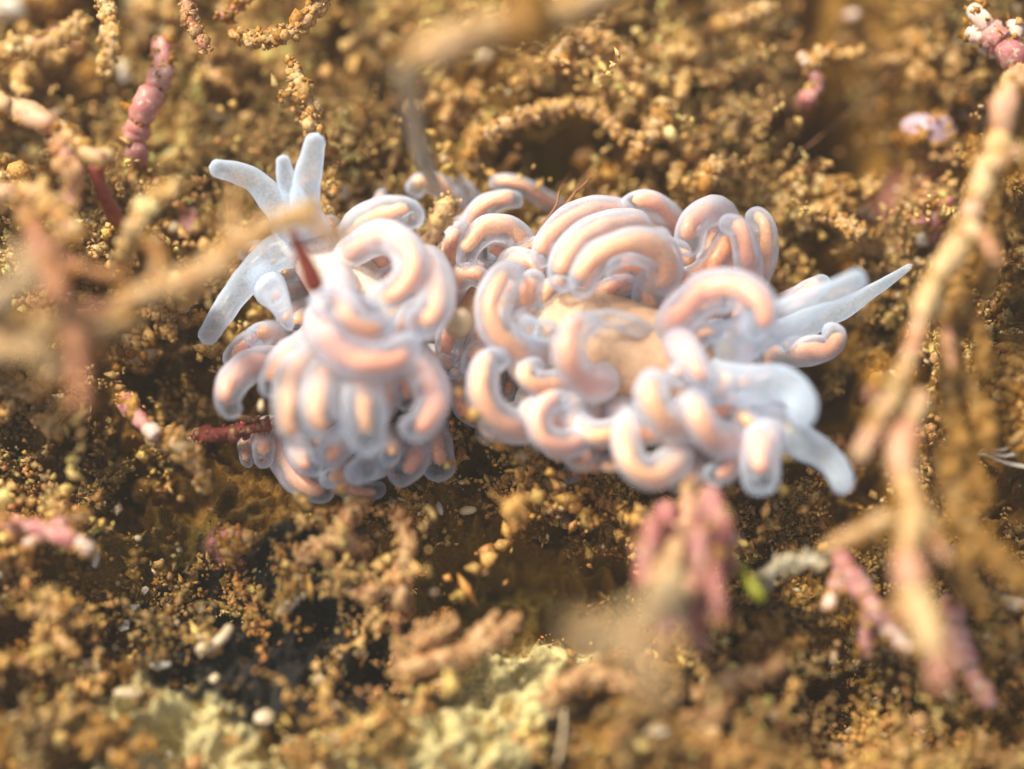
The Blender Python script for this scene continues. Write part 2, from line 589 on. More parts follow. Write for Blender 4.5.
# ------------------------------------------------------------------ turf: the felt of tiny weed and silt that covers the rock
PALETTE = np.array([(.46, .22, .03), (.58, .31, .065), (.36, .155, .014), (.27, .115, .01), (.62, .37, .12), (.42, .215, .035), (.47, .19, .035), (.22, .115, .012)])
OCTA = (np.array([(1, 0, 0), (-1, 0, 0), (0, 1, 0), (0, -1, 0), (0, 0, 1), (0, 0, -1.0)]),
        np.array([(0, 2, 4), (2, 1, 4), (1, 3, 4), (3, 0, 4), (2, 0, 5), (1, 2, 5), (3, 1, 5), (0, 3, 5)]))
BARE = [(862, 105, 66, 88, 1.5), (548, 160, 66, 30, 1.5), (540, 580, 150, 50, 1.0), (235, 620, 80, 60, .74), (335, 665, 70, 70, .72),
        (450, 730, 75, 40, .75), (180, 715, 60, 38, .75), (510, 660, 50, 35, .6), (830, 410, 35, 60, .5), (620, 370, 150, 90, 1.3), (350, 380, 90, 110, 1.3), (350, 440, 110, 60, 1.2), (535, 720, 35, 40, .6), (820, 690, 60, 30, .6)]


def tufts(cen, size, up_tilt, tint, kb, mb):
    """little bushes of lumps: kb twigs of mb lumps each on every centre"""
    n = len(cen)
    d = rng.normal(size=(n, kb, 3))
    d[..., 2] = np.abs(d[..., 2]) * .8 + .35
    d /= np.linalg.norm(d, axis=-1)[..., None]
    d += up_tilt[:, None] * .5
    t = np.linspace(.12, 1, mb)[None, None, :, None]
    bend = rng.normal(0, .35, (n, kb, 1, 3)) * t ** 2
    pos = d[:, :, None] * t + bend + np.cumsum(rng.normal(0, .055, (n, kb, mb, 3)), axis=2)
    ln = rng.uniform(.6, 1.15, (n, kb, 1, 1))
    pos = cen[:, None, None] + pos * ln * size[:, None, None, None]
    rad = size[:, None, None] * rng.uniform(.12, .24, (n, kb, mb)) * (1.05 - .35 * t[..., 0])
    col = tint[:, None, None] * rng.uniform(.72, 1.3, (n, kb, mb, 1)) * (1 + rng.normal(0, .06, (n, kb, mb, 3)))
    return pos.reshape(-1, 3), rad.ravel(), col.reshape(-1, 3)


def scatter(n):
    x, y = rng.uniform(-6.6, 6.6, n), rng.uniform(-5.2, 5.8, n)
    px, py = 512 + 100 * x, 384.5 - 100 * CT * y
    p = np.clip(.30 + ground_z(x, y, MID) * 5, 0.03, 1) * np.clip((fbm(x, y, .8, 3, 63) - .25) * 3.2, .15, 1) * (1 - gmap(px, py, BARE).clip(0, .97))
    k = rng.random(n) < p
    return x[k], y[k], px[k], py[k]


def tuft_set(n, lsize, dsize, kb, mb, lift):
    x, y, px, py = scatter(n)
    z = ground_z(x, y)
    pick = (fbm(x, y, .9, 2, 71) * 9 + rng.normal(0, 1.3, len(x))).astype(int) % len(PALETTE)
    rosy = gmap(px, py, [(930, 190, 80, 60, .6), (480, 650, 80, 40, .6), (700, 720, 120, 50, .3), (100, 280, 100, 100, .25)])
    silt_and_light = (np.clip(ground_z(x, y, MID) * 2.2, 0, .4) + gmap(px, py, [(110, 150, 280, 240, 1.0), (620, 90, 200, 90, .6), (820, 230, 140, 60, .6), (960, 420, 60, 120, .4), (120, 720, 160, 60, .3)]) * rng.uniform(.3, 1.3, len(px)))[:, None].clip(0, .9)  # cream silt on raised turf, plus upper-left brightness painted into the tint
    tc_ = (PALETTE[pick] * (1 - silt_and_light) + np.array((.74, .48, .17)) * silt_and_light) * np.exp((fbm(px / 100, py / 100, 1.1, 3, 87) - .5) * 3.2)[:, None].clip(.35 + .5 * silt_and_light, 1.3) * (1 - .5 * rosy[:, None]) + np.array((.58, .33, .2)) * .5 * rosy[:, None]
    size = np.exp(rng.normal(lsize, dsize, len(x)))
    tilt = np.stack([rng.normal(0, .4, len(x)), rng.normal(-.1, .4, len(x)), rng.uniform(0, .5, len(x))], 1)
    return tufts(np.stack([x, y, z + lift * size], 1), size, tilt, tc_, kb, mb)


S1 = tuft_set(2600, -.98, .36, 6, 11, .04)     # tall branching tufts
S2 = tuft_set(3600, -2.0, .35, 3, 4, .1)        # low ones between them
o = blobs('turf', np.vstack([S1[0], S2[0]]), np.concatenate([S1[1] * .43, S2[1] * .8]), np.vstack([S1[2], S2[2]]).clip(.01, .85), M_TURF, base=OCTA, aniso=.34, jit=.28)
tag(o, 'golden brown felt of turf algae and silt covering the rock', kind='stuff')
# silt flakes and hair-fine sprigs that sit on the tufts and on the bare rock
m = rng.integers(0, len(S1[0]), 62000)
fp = S1[0][m] + rng.normal(0, 1, (len(m), 3)) * (S1[1][m] * .75)[:, None]
x2, y2, px2, py2 = scatter(30000)
fp = np.vstack([fp, np.stack([x2, y2, ground_z(x2, y2) + .01], 1)])
glint = (rng.random(len(m)) < .1)[:, None] * .45
fc = np.vstack([(S1[2][m] * rng.uniform(.75, 1.4, (len(m), 1))) * (1 - glint) + np.array((.84, .72, .5)) * glint, PALETTE[rng.integers(0, len(PALETTE), len(x2))] * rng.uniform(.4, 1.1, (len(x2), 1))])
fr = np.exp(rng.normal(-3.9, .45, len(fp)).clip(-5.5, -2.9))
print('lumps', len(S1[0]), len(S2[0]), 'flakes', len(fp))
tag(blobs('silt', fp, fr, fc.clip(.01, .85), M_TURF, base=OCTA, aniso=.6, jit=.3, smooth=False), 'fine pale silt flakes and sprigs caught on the turf', kind='stuff')


# ------------------------------------------------------------------ the sea slugs
def zp(o, pts):
    """points read off a view enlarged 3.413 times whose corner is at o"""
    if o is None:
        return list(pts)
    return [(o[0] + p[0] / 3.413, o[1] + p[1] / 3.413) for p in pts]


A, B, C, E, F, G = (420, 150), (420, 300), (640, 170), (640, 300), (180, 120), (180, 300)


def slug(label, base, axis, body_r, foot_axis, foot_r, lobes, feelers, fill, body_mat=None, span=.92):
    root = thing('sea_slug', base, label, 'sea slug', 'two sea slugs side by side')
    root.rotation_euler = (0, 0, 0)
    b0 = Vector(base)

    def loc(C_):
        return np.asarray(C_) - np.array(base)
    ax = [at(*a) for a in axis]
    AC = catmull(ax, 60)
    L = np.linalg.norm(np.diff(AC, axis=0), axis=1).sum()
    n = 60
    t = np.linspace(0, 1, n)
    rr = np.interp(t, np.linspace(0, 1, len(body_r)), body_r)
    rr *= np.sqrt(np.clip(1 - (np.clip((t - .93) / .07, 0, 1)) ** 2, .0004, 1)) * np.sqrt(np.clip(1 - (np.clip((.07 - t) / .07, 0, 1)) ** 2, .0004, 1))
    link('body', sweep(loc(AC), rr, 24, wob=.03), body_mat or M_BODY, root)
    FC = catmull([at(*a) for a in foot_axis], 50)
    tt = np.linspace(0, 1, 50)
    fr = foot_r * np.sqrt(np.clip(1 - (2 * tt - 1) ** 4, .002, 1)) * (1 + .04 * np.sin(tt * 31) + .03 * np.sin(tt * 57))
    link('foot', sweep(loc(FC), fr, 24, flat=(1, .16)), M_FOOT, root)
    APX = np.array([to_px(*p) for p in AC])

    def lobe(pts, r, ztop, keep=False, tipz=-.12, core=.5, zb=None, off=.22, tip=None):
        a, b = pts[0], pts[-1]
        da = np.min(np.hypot(*(APX - a).T))
        db = np.min(np.hypot(*(APX - b).T))
        if db < da and not keep:
            pts = pts[::-1]
        m = len(pts)
        zb = max(.25, ztop - .55) if zb is None else zb
        s = np.linspace(0, 1, m)
        zz = zb + (ztop - zb) * np.sin(np.clip(s * 1.5, 0, 1) * np.pi / 2) + tipz * np.clip((s - .6) / .4, 0, 1) ** 2
        W = [at(p[0], p[1], h) for p, h in zip(pts, zz)]
        k = np.argmin(np.linalg.norm(AC - np.array(W[0]), axis=1))
        rt = Vector(AC[k])
        gap = (rt - W[0]).length
        near = W[0].lerp(rt, min(1, .28 / max(gap, 1e-4)))
        near.z = min(near.z, W[0].z - .18)
        near.z = max(near.z, .15)
        far = W[0].lerp(rt, .8)
        far.z = min(far.z, near.z - .05)
        far.z = max(far.z, .1)
        W = ([far] if gap > .5 else []) + [near] + W
        Ln = sum((W[i + 1] - W[i]).length for i in range(len(W) - 1))
        nn = int(min(64, max(22, Ln * 26)))
        CC = catmull(W, nn)
        tip = tip or random.uniform(.5, .86)
        r *= random.uniform(.92, 1.06)
        rad = round_ends(nn, r * .78, r * tip, Ln, mid=r * 1.1, start=False)
        o = link('curled_lobe', sweep(loc(CC), rad, 16, wob=.06), M_SKIN, root)
        if core:
            tang = np.gradient(CC, axis=0)
            tang /= np.linalg.norm(tang, axis=1)[:, None] + 1e-9
            bend = -np.gradient(tang, axis=0)                     # the core runs nearer the outside of the bend
            bl = np.linalg.norm(bend, axis=1)[:, None]
            bend = bend / (bl + 1e-6) * np.clip(bl * 8, 0, 1)
            K = CC + bend * r * off
            cut = max(6, int(nn * (1 - .75 * r / Ln)))
            K = K[:cut]
            Lc = np.linalg.norm(np.diff(K, axis=0), axis=1).sum()
            link('orange_core', sweep(loc(K), round_ends(cut, r * core * .8, r * core * .8, Lc, mid=r * core * 1.05), 10, wob=.2), M_CORE, o)
        return o

    for l in lobes:
        o_, pts, r, zt = l[:4]
        kw = l[4] if len(l) > 4 else {}
        lobe(zp(o_, pts), r / 341.3 * 1.17, zt, **kw)
    for name, o_, pts, z0, z1, r0, r1, lab in feelers:
        pp = zp(o_, pts)
        m = len(pp)
        W = [at(p[0], p[1], z0 + (z1 - z0) * i / (m - 1)) for i, p in enumerate(pp)]
        Ln = sum((W[i + 1] - W[i]).length for i in range(m - 1))
        CC = catmull(W, 40)
        tag(link(name, sweep(loc(CC), round_ends(40, r0 * 1.25 / 341.3, r1 * .92 / 341.3, Ln, mid=(r0 + r1) / 2 / 341.3, start=False), 18, wob=.05), M_TENT, root), lab)
    # the shorter curled lobes that fill the rows along both sides of the back
    for i in range(fill):
        k = int((.04 + span * ((i // 2) + .5) / (fill / 2)) * 59)
        side = 1 if i % 2 else -1
        p, q = AC[k], AC[min(k + 1, 59)] - AC[max(k - 1, 0)]
        al = np.array([q[0], q[1], 0]) / (np.hypot(q[0], q[1]) + 1e-6)
        nrm = np.array([-al[1], al[0], 0]) * side
        Rw, tw = rr[k] * random.uniform(1.15, 1.6), random.uniform(-.22, .22)
        zt = p[2] * random.uniform(.55, 1.0)
        path = [p + nrm * Rw * a + al * tw * b + np.array([0, 0, zt * c - p[2]]) for a, b, c in
                ((.5, 0, .7), (.85, .3, .95), (1.12, .9, .95), (1.2, 1.6, .75), (1.05, 2.0, .55))]
        pts = [to_px(*v) for v in path]
        lobe(pts, random.uniform(.10, .14), zt, keep=True)
    return root


LB = {}
right_lobes = [
    (A, [(500, 225), (420, 165), (350, 122), (290, 108), (240, 120)], 30, .75, {'keep': True}),
    (A, [(150, 330), (180, 250), (220, 195), (285, 170), (350, 172)], 42, 1.0, {'keep': True}),
    (A, [(350, 370), (345, 315), (290, 268), (220, 275), (168, 335), (148, 410)], 50, 1.3, {'keep': True}),
    (A, [(170, 230), (110, 290), (82, 350), (95, 395)], 32, .85, {'keep': True}),
    (A, [(310, 410), (285, 365), (240, 345), (225, 380)], 36, 1.0, {'keep': True}),
    (A, [(100, 520), (125, 445), (185, 425), (235, 470)], 42, 1.15, {'keep': True}),
    (A, [(690, 225), (590, 205), (490, 250), (425, 325), (412, 405)], 45, 1.45, {'keep': True}),
    (A, [(740, 265), (640, 262), (545, 310), (492, 395), (490, 490)], 45, 1.62, {'keep': True}),
    (A, [(790, 470), (835, 410), (800, 345), (715, 328), (615, 365), (560, 430), (545, 510)], 54, 1.8, {'keep': True}),
    (A, [(880, 300), (845, 225), (785, 180), (725, 185), (692, 220)], 48, 1.1, {'keep': True}),
    (A, [(330, 400), (280, 450), (248, 530), (270, 620), (350, 690), (440, 690)], 48, 1.6, {}),
    (A, [(430, 575), (375, 540), (372, 470), (405, 425)], 48, 1.35, {}),
    (A, [(470, 620), (380, 610), (300, 565)], 38, 1.5, {'core': 0}),
    (B, [(610, 290), (540, 255), (508, 175), (535, 95), (610, 75)], 54, 1.9, {'keep': True}),
    (A, [(560, 585), (650, 575), (740, 605), (830, 655)], 28, 1.65, {'core': 0}),
    (B, [(400, 425), (320, 430), (245, 385), (212, 300), (232, 215), (300, 195)], 50, 1.5, {'keep': True}),
    (B, [(600, 390), (565, 460), (490, 490), (425, 465), (408, 400), (450, 345), (515, 335)], 46, 1.45, {'keep': True}),
    (B, [(600, 400), (608, 480), (640, 560)], 44, 1.0, {}),
    (B, [(890, 470), (870, 545), (800, 590), (728, 560), (702, 470), (725, 385)], 52, 1.55, {'keep': True}),
    (B, [(905, 440), (840, 410), (790, 330), (805, 255)], 48, 1.75, {'keep': True}),
    (B, [(1010, 310), (960, 255), (910, 185), (865, 125)], 50, 1.85, {}),
    (B, [(1060, 480), (1000, 465), (952, 395), (935, 310)], 54, 1.7, {'keep': True}),
    (B, [(970, 520), (925, 580), (900, 650)], 32, .75, {'core': .75}),
    (B, [(135, 280), (155, 370), (235, 425)], 38, .6, {'core': .7}),
    (B, [(545, 560), (520, 590), (505, 605)], 36, .5, {'core': .8}),
    (B, [(560, 500), (545, 525), (540, 530)], 26, .6, {'core': .8}),
    (C, [(280, 170), (230, 145), (175, 195), (160, 300)], 50, 1.5, {'keep': True}),
    (C, [(370, 380), (365, 290), (335, 200), (275, 180)], 50, 1.6, {'keep': True}),
    (C, [(400, 360), (425, 280), (420, 195), (378, 145)], 42, 1.3, {'keep': True}),
    (C, [(110, 425), (200, 365), (270, 285), (290, 220)], 46, 1.25, {'keep': True, 'core': .7}),
    (C, [(110, 530), (150, 480), (230, 420), (325, 410), (395, 455), (405, 520), (345, 560)], 56, 2.0, {'keep': True}),
    (C, [(470, 625), (560, 618), (640, 605), (668, 565), (630, 545)], 46, 1.1, {'keep': True}),
    (C, [(480, 490), (560, 430), (640, 375)], 48, 1.0, {}),
    (E, [(440, 420), (412, 500), (410, 590), (420, 665)], 66, 1.4, {'keep': True}),
    (E, [(100, 560), (40, 590), (-20, 560)], 40, 1.0, {}),
    (B, [(400, 170), (330, 150), (270, 120)], 42, 1.35, {}),
    (B, [(780, 200), (720, 160), (660, 150)], 20, 1.3, {'core': 0}),
    (C, [(170, 640), (210, 560), (290, 560)], 40, 1.6, {'core': .3}),
    (E, [(110, 300), (130, 250), (190, 260)], 40, 1.7, {'core': .3}),
]
for k in range(24):                                # the inner rows that leave only a small oval of the back bare
    a_ = 6.283 * k / 24 + random.uniform(-.1, .1)
    tw_, q = random.choice((-1, 1)) * random.uniform(.25, .6), random.uniform(.85, 1.15)
    ring = [(632 + sx * math.cos(a_ + tw_ * t_) * q, 358 + sy * math.sin(a_ + tw_ * t_) * q) for sx, sy, t_ in ((58, 44, 0), (84, 60, .1), (108, 76, .45), (112, 82, .9), (96, 70, 1.2))]
    right_lobes.append((None, ring, random.uniform(38, 46), random.uniform(1.2, 1.42), {'keep': True}))
for k in range(22):                                # outer rows, lower down
    a_ = 6.283 * (k + .5) / 22 + random.uniform(-.12, .12)
    if -.5 < math.remainder(a_, 6.283) < .45:
        continue
    tw_, q = random.choice((-1, 1)) * random.uniform(.15, .4), random.uniform(.9, 1.08)
    ring = [(618 + sx * math.cos(a_ + tw_ * t_) * q, 352 + sy * math.sin(a_ + tw_ * t_) * q) for sx, sy, t_ in ((100, 70, 0), (125, 92, .1), (148, 112, .4), (150, 116, .8), (132, 100, 1.1))]
    right_lobes.append((None, ring, random.uniform(32, 42), random.uniform(.8, 1.1), {'keep': True}))
for ring in ([(470, 290), (455, 270), (452, 245), (462, 225)], [(480, 330), (458, 325), (448, 345), (455, 365)], [(500, 345), (478, 355), (470, 380)], [(500, 280), (515, 262), (535, 268), (540, 290)],
             [(480, 300), (500, 290), (516, 300), (518, 320)], [(545, 420), (520, 425), (505, 415)], [(700, 450), (690, 480), (670, 488)], [(590, 430), (585, 455), (570, 465)], [(740, 440), (725, 470), (705, 475)],
             [(720, 410), (745, 420), (762, 440)], [(650, 230), (665, 250), (690, 255)], [(700, 300), (680, 285), (660, 290)]):
    right_lobes.append((None, ring, random.uniform(38, 46), random.uniform(.9, 1.3), {'keep': True}))
slug('larger peach and white sea slug on the right with feelers stretched to the right', on_ground(620, 395),
     [(455, 300, .45), (530, 325, .75), (610, 350, .95), (690, 362, 1.0), (745, 372, 1.1)], [.2, .44, .54, .46, .24],
     [(470, 340, .2), (550, 395, .16), (630, 420, .16), (720, 415, .2)], .68,
     right_lobes,
     [('rhinophore', C, [(270, 610), (420, 540), (560, 470), (680, 408), (770, 358)], 1.3, 2.1, 66, 34, None),
      ('oral_tentacle', C, [(470, 570), (620, 500), (700, 470), (780, 420), (860, 370), (930, 322)], .9, 1.0, 46, 10, 'pointed feeler with a faint blue sheen'),
      ('rhinophore', E, [(250, 280), (370, 290), (480, 285), (550, 345), (545, 420)], 1.3, 1.8, 60, 44, None),
      ('oral_tentacle', E, [(330, 380), (450, 430), (560, 490), (640, 540), (685, 600), (690, 655)], 1.0, 1.3, 62, 36, 'drooping feeler with a white tip')],
     34)

left_lobes = [
    (F, [(580, 400), (660, 335), (770, 318), (800, 370)], 52, 1.7, {'keep': True, 'core': .4}),
    (F, [(600, 440), (690, 400), (765, 435), (785, 515), (725, 590), (640, 605)], 54, 1.95, {'keep': True}),
    (F, [(830, 480), (872, 570), (850, 670), (775, 705)], 54, 1.85, {'keep': True}),
    (F, [(540, 550), (555, 640), (630, 705), (730, 690)], 54, 2.0, {'keep': True}),
    (F, [(640, 690), (540, 620), (440, 640)], 44, 1.9, {'core': 0}),
    (F, [(660, 340), (672, 290), (692, 242)], 26, .9, {}),
    (F, [(970, 350), (935, 270), (880, 222), (820, 215), (785, 262)], 36, .8, {'keep': True}),
    (F, [(1000, 320), (975, 250), (920, 205)], 46, .7, {'keep': True, 'core': 0}),
    (F, [(560, 610), (610, 640), (680, 650)], 44, 1.6, {}),
    (F, [(290, 540), (335, 620), (380, 720)], 56, 1.3, {'core': 0, 'tip': .2, 'keep': True}),
    (G, [(330, 215), (240, 225), (175, 290), (165, 355), (200, 390)], 52, 1.25, {'keep': True}),
    (G, [(340, 115), (260, 135), (195, 185), (178, 230)], 42, .85, {'keep': True}),
    (G, [(350, 130), (270, 115), (240, 150)], 44, 1.0, {'keep': True}),
    (G, [(460, 150), (370, 190), (322, 260), (312, 340)], 46, 1.45, {'keep': True}),
    (G, [(450, 185), (392, 250), (372, 340), (382, 435), (445, 495)], 56, 1.65, {'keep': True}),
    (G, [(555, 205), (490, 265), (472, 345), (492, 420), (565, 440)], 54, 1.75, {'keep': True}),
    (G, [(590, 240), (622, 320), (632, 420), (632, 535)], 64, 1.65, {'keep': True, 'core': .34}),
    (G, [(690, 240), (700, 330), (685, 410)], 44, 1.3, {'keep': True}),
    (G, [(790, 195), (850, 280), (860, 365), (815, 430), (760, 430)], 54, 1.55, {'keep': True}),
    (G, [(830, 190), (900, 212), (965, 252)], 38, .85, {'keep': True}),
    (G, [(295, 440), (285, 520), (290, 570)], 42, .55, {'keep': True}),
    (G, [(345, 490), (385, 590), (455, 640), (525, 650)], 48, .5, {'keep': True}),
    (G, [(640, 560), (540, 600), (480, 620)], 44, .75, {'keep': True}),
    (G, [(680, 540), (620, 580), (575, 605)], 44, .95, {'keep': True, 'core': 0}),
    (G, [(820, 480), (785, 560), (715, 615)], 48, .65, {'keep': True}),
    (G, [(850, 440), (880, 530), (882, 625)], 46, .5, {'keep': True}),
    (G, [(540, 620), (630, 655), (700, 640)], 34, .4, {'keep': True}),
    (G, [(840, 420), (905, 445)], 32, .6, {'keep': True}),
    (G, [(560, 470), (510, 530), (460, 520)], 48, 1.1, {'keep': True}),
    (G, [(490, 70), (530, 155), (630, 205), (735, 195), (800, 130)], 62, 1.95, {'keep': True}),
    (G, [(735, 250), (772, 305), (760, 380)], 42, 1.15, {'keep': True}),
    (G, [(700, 460), (720, 520), (690, 560)], 44, .9, {'keep': True}),
    (G, [(740, 150), (800, 60), (860, 10)], 50, 1.6, {}),
    (G, [(230, 480), (225, 540), (235, 560)], 26, .4, {'keep': True}),
    (G, [(400, 480), (430, 560), (480, 570)], 46, .8, {'keep': True}),
    (G, [(590, 100), (650, 130), (720, 110)], 46, 1.75, {}),
]
slug('smaller white and peach sea slug on the left with pale feelers at the upper left', on_ground(365, 370),
     [(272, 215, 1.15), (315, 250, 1.1), (352, 295, .95), (372, 345, .75), (372, 400, .5), (362, 440, .3)], [.13, .27, .36, .44, .34, .12],
     [(300, 260, .35), (350, 310, .2), (368, 370, .16), (365, 430, .14)], .42,
     left_lobes,
     [('oral_tentacle', F, [(420, 400), (330, 290), (260, 212), (180, 176), (98, 160)], 1.3, 1.7, 50, 30, None),
      ('rhinophore', F, [(430, 380), (400, 290), (362, 200), (350, 118)], 1.4, 1.8, 40, 24, None),
      ('rhinophore', F, [(460, 400), (425, 280), (445, 150), (468, 42)], 1.4, 1.9, 50, 34, None),
      ('oral_tentacle', F, [(420, 430), (320, 460), (230, 545), (150, 650), (78, 765)], 1.2, .9, 52, 34, 'long lilac feeler bent downwards')],
     16, M_PALE, .62)


# ------------------------------------------------------------------ weeds
def foot_of(px, py, up=-.05):
    return on_ground(px, py, up)


def jointed(name, label, cat, mat, pts, r0, r1, seg_px, root_px=None, tip=None, group=None, alt=None, twigs=()):
    """a stiff weed built of short joints; pts are (px, py, height)"""
    alt = alt or {'yellow_coralline': M_PINKISH, 'pink_coralline': M_ROSE}.get(mat.name)
    W = [at(*p) for p in pts]
    if root_px:
        W = [foot_of(*root_px)] + W
    base = W[0].copy()
    t = thing(name, base, label, cat, group)

    specks = []

    def chain(W, r0, r1, tip):
        Ln = sum((W[i + 1] - W[i]).length for i in range(len(W) - 1))
        n = max(2, int(round(Ln * 100 / seg_px * .8)))
        CC = catmull(W, n * 24 + 1)
        cuts = [0] + [i * 24 + random.randint(-7, 7) for i in range(1, n)] + [n * 24]
        m = int(Ln * 110)
        k = rng.integers(0, len(CC), m)
        d = rng.normal(size=(m, 3))
        d /= np.linalg.norm(d, axis=1)[:, None]
        specks.append(CC[k] + d * (r0 + (r1 - r0) * k / len(CC))[:, None] / 105 - np.array(base))
        for i in range(n):
            ix = np.linspace(cuts[i], cuts[i + 1], 9).round().astype(int)
            a = CC[ix].copy()
            f0, f1 = r0 + (r1 - r0) * i / n, r0 + (r1 - r0) * (i + 1) / n
            s = np.linspace(0, 1, 9)
            rad = (f0 + (f1 - f0) * s) / 100 * (.70 + .34 * np.sin(np.pi * (.04 + .92 * s)) ** .6) * random.uniform(.82, 1.16)
            d = a[-1] - a[0]
            a[-1] += d * .04
            last = i == n - 1
            link('segment', sweep(a, rad * (.8 if last and i else 1), 12, wob=.13, origin=base), (tip if (last and tip) else alt if (alt and i % 3 == 1) else mat), t)
    chain(W, r0, r1, tip)
    for tw in twigs:
        pp, a, b = tw[:3]
        chain([at(*p) for p in pp], a, b, tw[3] if len(tw) > 3 else tip)
    V = np.vstack(specks)
    c = blobs('crust', V, np.exp(rng.normal(-3.75, .4, len(V))), PALETTE[rng.integers(0, 6, len(V))] * rng.uniform(.9, 1.3, (len(V), 1)), M_TURF, t, base=OCTA, aniso=.4)
    c['kind'] = 'stuff'
    return t


def encrusted(name, label, cat, mat, pts, r0, r1, tints, dens=1.0, root_px=None, twigs=(), grain=.045, group=None):
    """a stem with a thick uneven coat of silt and tiny growths"""
    W = [at(*p) for p in pts]
    if root_px:
        W = [foot_of(*root_px)] + W
    base = W[0].copy()
    t = thing(name, base, label, cat, group)
    cen, rad, col = [], [], []

    def arm(W, r0, r1, nm):
        Ln = sum((W[i + 1] - W[i]).length for i in range(len(W) - 1))
        n = max(12, int(Ln * 24))
        CC = catmull(W, n)
        rr = round_ends(n, r0 / 100, r1 / 100, Ln)
        link(nm, sweep(CC, rr, 10, wob=.14, origin=base), mat, t)
        m = int(Ln * 300 * dens * (r0 + r1) / 16)
        i = rng.integers(0, n, m)
        d = rng.normal(size=(m, 3))
        d /= np.linalg.norm(d, axis=1)[:, None]
        out = rng.random(m) ** 2.2
        rl = (r0 + (r1 - r0) * i / n) / 100
        cen.append(CC[i] + d * (rl * (.75 + .9 * out))[:, None] - np.array(base))
        rad.append(grain * .68 * np.exp(rng.normal(0, .4, m)) * (1 - .4 * out))
        tt = np.array(tints)[rng.integers(0, len(tints), m)] * rng.uniform(.75, 1.25, (m, 1))
        col.append(tt)
    arm(W, r0, r1, 'stem')
    for pp, a, b in twigs:
        arm([at(*p) for p in pp], a, b, 'side_stem')
    c = blobs('crust', np.vstack(cen), np.concatenate(rad), np.vstack(col).clip(.01, .85), M_TURF, t)
    c['kind'] = 'stuff'
    return t


def strand(name, label, cat, mat, pts, r0, r1, root_px=None, wob=.05, group=None, n=36):
    W = [at(*p) for p in pts]
    if root_px:
        W = [foot_of(*root_px)] + W
    base = W[0].copy()
    Ln = sum((W[i + 1] - W[i]).length for i in range(len(W) - 1))
    me = sweep(catmull(W, n), round_ends(n, r0 / 100, r1 / 100, Ln), 10, wob=wob, origin=base)
    o = link(name, me, mat)
    o.location = base
    return tag(o, label, cat, group)


SILT = [(.52, .28, .07), (.60, .35, .11), (.44, .21, .04), (.66, .43, .18)]
PINKSILT = [(.52, .28, .11), (.58, .33, .15), (.46, .22, .08), (.60, .38, .17)]
CREAMSILT = [(.74, .48, .17), (.66, .40, .12), (.80, .58, .27), (.60, .34, .09)]
DARKSILT = [(.36, .18, .035), (.44, .23, .05), (.28, .13, .02)]

# bushy crusted weeds: a few stubby arms each, standing where the photograph has its thick pale clumps
for bx, by, br, bz, lab in [
    (34, 60, 46, 1.0, 'cream bushy weed clump at the left edge, upper left corner'), (150, 18, 44, .9, 'cream bushy weed clump at the top edge, left of the salmon pink weed'),
    (212, 62, 40, .7, 'tan bushy weed clump right of the salmon pink weed'), (24, 180, 44, 1.2, 'cream bushy weed clump at the left edge under the yellow jointed weed'),
    (120, 190, 40, .9, 'tan bushy weed clump behind the thin rusty stem'), (70, 250, 40, 1.2, 'pale bushy weed clump behind the rusty blurred weed'),
    (30, 400, 46, 1.0, 'tan bushy weed clump at the left edge at mid height'), (170, 320, 34, .7, 'tan bushy weed clump right of the beige angular stone'),
    (640, 100, 60, .9, 'large cream bushy weed clump above the larger slug'), (590, 70, 46, .8, 'tan bushy weed clump right of the blurred top branch'),
    (700, 60, 54, .9, 'large tan bushy weed clump at the top, left of the dark hollow'), (740, 120, 44, .8, 'cream bushy weed clump left of the thread across the dark hollow'),
    (690, 160, 44, .7, 'tan bushy weed clump just above the upper right lobes of the larger slug'), (800, 200, 42, .6, 'cream bushy weed clump beside the white chip at the larger slug upper right lobe'),
    (850, 195, 36, .6, 'tan bushy weed clump under the dark hollow'), (455, 105, 44, .8, 'tan bushy weed clump left of the arching weed bridge'),
    (350, 165, 46, .5, 'rounded brown weed clump between the smaller slug feelers and the gap'), (370, 40, 40, .7, 'cream bushy weed clump around the large cream grain'),
    (930, 60, 44, .8, 'tan bushy weed clump left of the pink weed in the top right corner'), (985, 340, 46, .8, 'pale bushy weed clump behind the right weed at mid height'),
    (60, 620, 44, .6, 'tan bushy weed clump under the pink star weed'), (110, 740, 46, .5, 'tan bushy weed clump at the bottom edge, lower left'),
    (660, 740, 44, .6, 'rosy tan bushy weed clump at the bottom edge below the blurred beige weed'), (770, 640, 36, .4, 'brown bushy weed clump below the green blade')]:
    tw = []
    for q in range(6):
        a_, ln_ = 6.283 * q / 6 + random.uniform(-.4, .4), br * random.uniform(.55, 1)
        mx, my = bx + .5 * ln_ * math.cos(a_ + .3), by + .4 * ln_ * math.sin(a_ + .3)
        tw.append(([(bx, by, bz * .5), (mx, my, bz * random.uniform(.7, 1)), (bx + ln_ * math.cos(a_), by + .8 * ln_ * math.sin(a_), bz * random.uniform(.6, 1.1))], 7, 4))
    encrusted('bushy_weed', lab, 'seaweed', M_TANB, [(bx, by, bz * .4), (bx + 4, by - 4, bz * .8), (bx - 2, by - 8, bz * 1.15)], 8, 5, CREAMSILT if lab.startswith(('cream', 'pale', 'large')) else SILT if bz > .55 else DARKSILT, 1.5, root_px=(bx, by + 6), twigs=tw, grain=.04)

